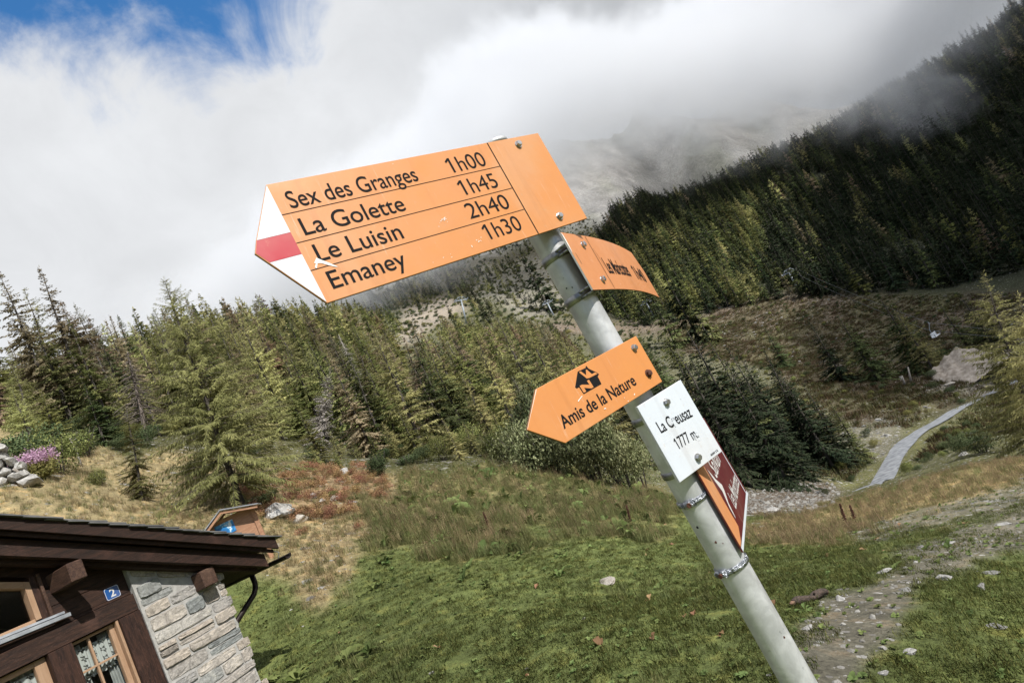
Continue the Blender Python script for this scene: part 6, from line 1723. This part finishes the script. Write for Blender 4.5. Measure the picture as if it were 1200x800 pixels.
# ------------------------------------------------------------------ single stones, wood and stalks
def rockmat(name, c1, c2):
    M, t, b = mat(name); p = N(t, 'ShaderNodeTexCoord').outputs['Object']
    f1 = noise(t, p, 2.5, 8, 0.65, 0.6); f2 = noise(t, p, 14, 6, 0.65)
    cc = mixc(t, maprange(t, f1, 0.35, 0.65), c1, c2); cc = mixc(t, 1.0, cc, ramp(t, f2, (0.3, 0.7), (0.7, 1.25)), 'MULTIPLY')
    t.links.new(cc, b.inputs['Base Color']); b.inputs['Roughness'].default_value = 0.95; b.inputs['Specular IOR Level'].default_value = 0.15
    bp = N(t, 'ShaderNodeBump'); bp.inputs['Strength'].default_value = 0.7; bp.inputs['Distance'].default_value = 0.03; t.links.new(mth(t, 'ADD', f1, f2), bp.inputs['Height']); t.links.new(bp.outputs[0], b.inputs['Normal'])
    return M
M_rock = rockmat('grey_rock', (0.16, 0.155, 0.145), (0.33, 0.32, 0.30)); M_rockp = rockmat('pale_rock', (0.26, 0.25, 0.235), (0.47, 0.455, 0.43)); M_rockt = rockmat('tan_rock', (0.28, 0.245, 0.21), (0.42, 0.385, 0.34))
def rock(label, u, v, w, dp, h, m_, seed, rz=None, sink=0.35):
    p = hit(u, v); o = link('stone', rock_mesh(seed, 3, 1.0, m_, 0.35)); tag(o, label, 'stone')
    o.matrix_world = Matrix.Translation(Vector(p + [0, 0, h * (0.5 - sink)])) @ Matrix.Rotation(random.uniform(0, 6.28) if rz is None else rz, 4, 'Z') @ Matrix.Diagonal((w, dp, h, 1)); return o
for i, (u, v, w, dp, h, m_, lab) in enumerate([
 (712, 683, 0.500, 0.300, 0.080, M_rockt, 'flat tan stone slab lying in the grass left of the pole'),
 (1106, 679, 0.234, 0.133, 0.084, M_rockp, 'pale oblong stone at the edge of the worn ground'),
 (1066, 765, 0.109, 0.078, 0.042, M_rockp, 'small white stone in the grass near the bottom edge'),
 (985, 703, 0.172, 0.101, 0.056, M_rockp, 'white stone just right of the broken log'),
 (1036, 671, 0.234, 0.094, 0.056, M_rockp, 'long thin pale stone where grass meets gravel'),
 (1150, 690, 0.172, 0.109, 0.063, M_rock, 'grey stone near the right edge, lower of a pair'),
 (1162, 673, 0.203, 0.101, 0.056, M_rock, 'grey stone near the right edge, upper of a pair'),
 (1168, 735, 0.156, 0.101, 0.042, M_rock, 'flat grey stone low at the right edge'),
 (1062, 692, 0.172, 0.101, 0.049, M_rock, 'dull stone between the log and the pale oblong stone'),
 (1112, 638, 0.203, 0.117, 0.063, M_rockp, 'pale stone on the upper worn ground'),
 (1176, 615, 0.234, 0.125, 0.070, M_rockp, 'pale stone highest up on the worn strip'),
 (1080, 642, 0.172, 0.094, 0.049, M_rock, 'grey stone at the left rim of the worn ground'),
 (945, 738, 0.140, 0.086, 0.042, M_rockp, 'small pale stone below the broken log'),
 (902, 792, 0.047, 0.035, 0.025, M_rockp, 'tiny white stone at the foot of the pole in the frame'),
 (1036, 790, 0.078, 0.055, 0.035, M_rockp, 'small white stone at the bottom edge'),
 (330, 604, 1.9, 1.0, 0.75, M_rockp, 'large pale boulder beside the tall larch'),
 (352, 612, 0.8, 0.5, 0.35, M_rockt, 'smaller boulder at the end of the large pale one'),
 (378, 590, 0.35, 0.3, 0.22, M_rockp, 'white stone in the red heath by the path, left of a pair'),
 (392, 586, 0.42, 0.3, 0.26, M_rockp, 'white stone in the red heath by the path, right of a pair'),
 (368, 583, 0.40, 0.3, 0.30, M_rockp, 'white stone behind the pair in the red heath'),
 (405, 556, 0.8, 0.5, 0.45, M_rockp, 'pale rock at the upper rim of the red heath'),
 (336, 555, 0.6, 0.4, 0.4, M_rockp, 'pale rock behind the red heath near the larch'),
 (75, 478, 1.6, 1.1, 1.1, M_rock, 'grey rock between the trees at the left'),
 (68, 462, 1.2, 0.9, 0.9, M_rockp, 'pale rock above the grey one between the left trees'),
 (370, 437, 1.6, 1.0, 1.0, M_rockp, 'white rock showing among the slope trees'),
 (1040, 512, 1.0, 0.7, 0.5, M_rockp, 'pale boulder beside the road bend'),
 (1030, 493, 1.2, 0.8, 0.6, M_rockp, 'largest pale boulder in the stony patch left of the road'),
 (1012, 500, 0.9, 0.7, 0.5, M_rock, 'grey boulder in the stony patch left of the road'),
 (1112, 452, 2.2, 1.4, 1.2, M_rockt, 'tan boulder at the foot of the gravel heap'),
 (1140, 510, 0.8, 0.5, 0.4, M_rockp, 'pale boulder between the dark bushes by the road, right of a pair'),
 (1126, 508, 0.8, 0.5, 0.4, M_rockp, 'pale boulder between the dark bushes by the road, left of a pair'),
 (1130, 534, 0.9, 0.5, 0.35, M_rock, 'flat grey boulder under the dark bushes by the road'),
 (920, 568, 0.9, 0.6, 0.45, M_rock, 'grey boulder below the shaded spruces'),
 (906, 600, 0.5, 0.4, 0.3, M_rockp, 'pale boulder on the rubble bank'),
 (957, 578, 0.6, 0.4, 0.3, M_rockp, 'white boulder high on the rubble bank')]):
    rock(lab, u, v, w, dp, h, m_, 700 + i)
# gravel heap: a mound of its own
p = gpt(1140, 458, 150)
bm = bmesh.new(); bmesh.ops.create_grid(bm, x_segments=40, y_segments=40, size=1.0)
for v_ in bm.verts:
    r_ = math.hypot(v_.co.x, v_.co.y); k = max(0.0, 1 - r_ ** 1.6); v_.co.z = k ** 0.8 * (1 + 0.30 * math.sin(5 * v_.co.x + 2 * v_.co.y) * math.cos(4 * v_.co.y) + 0.14 * math.sin(13 * v_.co.x + 3) * math.sin(11 * v_.co.y) + 0.07 * math.sin(29 * v_.co.x) * math.cos(23 * v_.co.y)) - 0.12
me = bpy.data.meshes.new('gravel_heap'); bm.to_mesh(me); bm.free(); me.materials.append(simple('heaped_gravel', (0.20, 0.165, 0.13), (0.38, 0.33, 0.28), 9, 0.95, detail=9, bump=0.6))
for p_ in me.polygons: p_.use_smooth = True
o = link('gravel_heap', me); o.matrix_world = Matrix.Translation(Vector(p)) @ Matrix.Rotation(0.4, 4, 'Z') @ Matrix.Diagonal((9.5, 6.5, 4.4, 1)); tag(o, 'pale heap of gravel beside the upper end of the road', 'heap')

# broken log
M_logb = simple('rotten_log', (0.020, 0.014, 0.011), (0.095, 0.066, 0.050), 14, 0.9, stretch=(1, 6, 6), bump=0.6); M_logc = simple('split_wood', (0.10, 0.055, 0.035), (0.21, 0.125, 0.080), 18, 0.85)
pa, pb = hit(932, 711), hit(971, 699); pa[2] += 0.045; pb[2] += 0.05
mb = MB(); pts = [pa + (pb - pa) * q + np.array([0, 0, 0.012 * math.sin(q * 9)]) for q in np.linspace(0, 1, 7)]
mb.tube(pts, [0.031, 0.037, 0.041, 0.034, 0.042, 0.035, 0.029], 10)
for v_ in mb.bm.verts: v_.co += Vector((random.gauss(0, 0.006), random.gauss(0, 0.006), random.gauss(0, 0.006)))
_q = pa + (pb - pa) * 0.62; mb.tube([_q, _q + np.array([0.02, -0.05, 0.055])], [0.016, 0.010], 6)
lg = mb.build('log', M_logb); tag(lg, 'short broken reddish brown log lying right of the pole', 'log')
dv = (pb - pa) / np.linalg.norm(pb - pa)
mb = MB(); mb.tube([pa - dv * 0.05, pa - dv * 0.02, pa + dv * 0.004], [0.006, 0.020, 0.030], 8); mb.tube([pb - dv * 0.004, pb + dv * 0.03], [0.031, 0.014], 8); mb.build('split_end', M_logc, lg)
# brown dock stalks
M_dock = simple('dry_dock', (0.055, 0.022, 0.014), (0.15, 0.065, 0.04), 30, 0.9)
def dock(label, ub, vb, ut, vt):
    p = hit(ub, vb); dd = math.hypot(p[0], p[1]); tp = at(ut, vt, dd); o = empty('dock_stalk', Matrix.Translation(Vector(p))); tag(o, label, 'plant')
    e = Vector(tp - p); MB().tube([(0, 0, -0.05), e * 0.5, e], [0.007, 0.006, 0.003], 6).build('stem', M_dock, o)
    g_ = np.random.default_rng(int(ub)); s = g_.uniform(0.35, 1.0, 420); Pq = np.outer(s, np.array(e)) + g_.normal(size=(420, 3)) * 0.016 * (1.25 - s[:, None]); D = g_.normal(size=(420, 3)); D /= np.linalg.norm(D, axis=1, keepdims=True)
    V, F = cards(Pq, D, np.full(420, 0.028), np.full(420, 0.022), g_); link('seed_head', mesh_np('seed_head', V, [F], [M_dock]), o)
dock('brown dock stalk standing in the tall grass left of the white plate', 741, 618, 734, 592)
dock('taller of the two brown dock stalks on the crest right of the pole', 994, 619, 984, 590)
dock('shorter of the two brown dock stalks on the crest right of the pole', 1004, 615, 996, 592)
dock('brown dock stalk in the lower tall grass', 575, 622, 566, 600)
# bleached sticks on the slope above the chalet
def stick(label, a, b_, r0, r1, lift=0.0, forks=()):
    pa, pb = hit(*a), hit(*a); dd = math.hypot(pa[0], pa[1]); pb = at(b_[0], b_[1], dd)
    mb = MB(); mid = (pa + pb) / 2 + np.array([0.03, 0, 0.02]); mb.tube([pa - [0, 0, 0.05], mid, pb], [r0, (r0 + r1) / 2, r1], 7)
    for q, l in forks:
        c_ = pa + (pb - pa) * q; mb.tube([c_, c_ + np.array([l, 0.05, abs(l) * 0.6])], [r1 * 0.8, r1 * 0.3], 5)
    tag(mb.build('fallen_branch', M_snag), label, 'branch')
stick('bleached stick leaning out of the dry grass above the chalet', (96, 547), (81, 512), 0.045, 0.02, forks=((0.6, -0.3), (0.8, 0.2)))
stick('second, shorter bleached stick right of the leaning one', (101, 523), (97, 512), 0.04, 0.02)
stick('bleached stump beside the brown slope, left of a pair', (1061, 452), (1057, 440), 0.22, 0.10)
stick('bleached stump beside the brown slope, right of a pair', (1068, 448), (1064, 430), 0.25, 0.12)
# pale stonework at the left edge
ST_O = hit(3, 567); SB = empty('stone_wall', Matrix.Translation(Vector(ST_O)) @ Matrix.Rotation(R(35), 4, 'Z'))
tag(SB, 'end of a whitish dry-laid stone wall at the left edge above the chalet', 'wall')
rs = random.Random(3); Vw, Fw, nw = [], [], 0
for k in range(6):
    z0 = -0.35 + k * 0.23; x = -3.0; hk = 0.23
    while x < 0.70 - 0.10 * k:
        w = rs.uniform(0.35, 0.95); x1 = min(x + w, 0.80 - 0.10 * k + rs.uniform(-0.06, 0.06))
        me_ = rock_mesh(rs.randint(1, 9999), 2, 1.0, None, 0.5); pv_ = text_pts(me_); pv_ = np.sign(pv_) * np.abs(pv_ * 2) ** 0.55 / 2
        ca2, sa2 = math.cos(rs.gauss(0, 0.07)), math.sin(rs.gauss(0, 0.07))
        q_ = np.c_[pv_[:, 0] * (x1 - x) * 1.12, pv_[:, 1] * rs.uniform(0.7, 0.95), pv_[:, 2] * hk * 1.25]
        q_ = np.c_[q_[:, 0] * ca2 - q_[:, 2] * sa2, q_[:, 1], q_[:, 0] * sa2 + q_[:, 2] * ca2] + [(x + x1) / 2, rs.uniform(-0.06, 0.06), z0 + hk / 2]
        Vw.append(q_); Fw.append(np.array([list(f_.vertices) for f_ in me_.polygons]) + nw); nw += len(q_); bpy.data.meshes.remove(me_); x = x1 + 0.01
link('course', mesh_np('course', np.concatenate(Vw), [np.concatenate(Fw)], [M_rockp]), SB)
pa = hit(40, 570); pb = at(16, 549, math.hypot(pa[0], pa[1]) - 0.4)
mb = MB(); mb.tube([pa, (pa + pb) / 2 + [0, 0, 0.06], pb], [0.018, 0.045, 0.04], 8); tag(mb.build('fallen_branch', M_snag), 'pale curved branch leaning on the end of the whitish stone wall', 'branch')

# ------------------------------------------------------------------ chairlift
M_steel = simple('painted_lift_steel', (0.22, 0.25, 0.28), (0.34, 0.37, 0.40), 1.2, 0.45, 0.2); M_seat = simple('chair_seat', (0.42, 0.44, 0.47), (0.55, 0.57, 0.60), 3, 0.5)
M_cable = simple('steel_cable', (0.12, 0.13, 0.14), rough=0.5, metal=0.6)
def pylon(label, ut, vt, ub, vb, d, az, rail=2.4, aw=1.0):
    tp = at(ut, vt, d); bp_ = at(ub, vb, d); bp_[2] = min(ground(bp_[0], bp_[1]), bp_[2]); e = Vector(tp - bp_); H = e.length
    o = empty('lift_pylon', Matrix.Translation(Vector(bp_)) @ Vector((0, 0, 1)).rotation_difference(e.normalized()).to_matrix().to_4x4() @ Matrix.Rotation(az, 4, 'Z')); tag(o, label, 'lift pylon')
    MB().tube([(0, 0, -1), (0, 0, H * 0.97)], [0.48, 0.30], 12).build('mast', M_steel, o)
    mb = MB(); mb.box(-2.9, 2.9, -0.16, 0.16, H * 0.93, H * 0.93 + 0.4)
    for s in (-1, 1): mb.tube([(s * 2.6, 0, H * 0.95), (s * 1.1, 0, H * 0.95 + 1.5)], 0.10, 6); mb.tube([(0, 0, H * 0.95), (s * 1.1, 0, H * 0.95 + 1.5)], 0.10, 6)
    mb.tube([(-1.1, 0, H * 0.95 + 1.5), (1.1, 0, H * 0.95 + 1.5)], 0.10, 6); mb.build('cross_arm', M_steel, o)
    for s in (-1, 1):
        mb = MB(); mb.box(s * 2.9 - 0.10, s * 2.9 + 0.10, -rail, rail, H * 0.93 - 0.1, H * 0.93 + 0.16)
        for k in range(6): y = -rail + 0.3 + k * (2 * rail - 0.6) / 5; mb.tube([(s * 2.9 - 0.12, y, H * 0.93 + 0.30), (s * 2.9 + 0.12, y, H * 0.93 + 0.30)], 0.24, 10)
        mb.build('sheave_train', M_steel, o)
    return o
pylon('lattice-headed chairlift pylon under the big sign', 540, 350, 547, 380, 275, 0.3)
pylon('chairlift pylon at the edge of the dark forest', 924, 318, 937, 343, 288, -0.5)
pylon('small chairlift pylon left of the galvanised pole', 641, 354, 650, 372, 330, 0.1)
pylon('small chairlift pylon below the bent sign', 757, 354, 768, 374, 300, 0.1)
def chair(label, u, v, d, s, az):
    tp = at(u, v, d); o = empty('lift_chair', Matrix.Translation(Vector(tp)) @ Matrix.Rotation(az, 4, 'Z') @ Matrix.Scale(s, 4)); tag(o, label, 'lift chair')
    MB().tube([(0, 0, 0.1), (0, 0.0, -0.3), (0, 0.45, -1.2), (0, 0.45, -2.1), (0, 0.1, -2.5)], 0.07, 8).build('hanger', M_steel, o)
    mb = MB(); mb.box(-1.05, 1.05, -0.30, 0.28, -2.62, -2.50, 0, 0.03); mb.build('seat', M_seat, o)
    mb = MB(); mb.box(-1.05, 1.05, 0.26, 0.34, -2.50, -1.80, 0, 0.03); mb.build('backrest', M_seat, o)
    mb = MB()
    for s_ in (-1.0, 1.0): mb.tube([(s_, 0.30, -1.95), (s_, -0.25, -2.0), (s_, -0.3, -2.55)], 0.04, 6)
    mb.build('armrest', M_steel, o)
    return tp
c1 = chair('white chairlift chair hanging above the brown slope near the right larches', 1088, 378, 150, 1.2, 0.6)
c2 = chair('white chairlift chair hanging above the left slope trees', 428, 379, 228, 1.15, 0.2)
def cable(label, pts, r_):
    mb = MB(); P_ = []
    for a, b_ in zip(pts, pts[1:]):
        for q in np.linspace(0, 1, 12, endpoint=False): P_.append(a + (b_ - a) * q - np.array([0, 0, 1.6 * 4 * q * (1 - q)]) * np.linalg.norm(b_ - a) / 250)
    P_.append(pts[-1]); mb.tube(P_, r_, 6); tag(mb.build('lift_cable', M_cable), label, 'cable')
cable('chairlift cable carrying the chair above the brown slope', [at(936, 316, 288), c1 + np.array([0, 0, 0.1]), at(1300, 396, 105)], 0.035)
cable('second chairlift cable just below the one with the chair', [at(930, 319, 290), at(1085, 386, 148), at(1300, 404, 103)], 0.035)
cable('chairlift cable carrying the chair above the left slope', [at(541, 352, 275), c2 + np.array([0, 0, 0.1]), at(330, 432, 170)], 0.03)
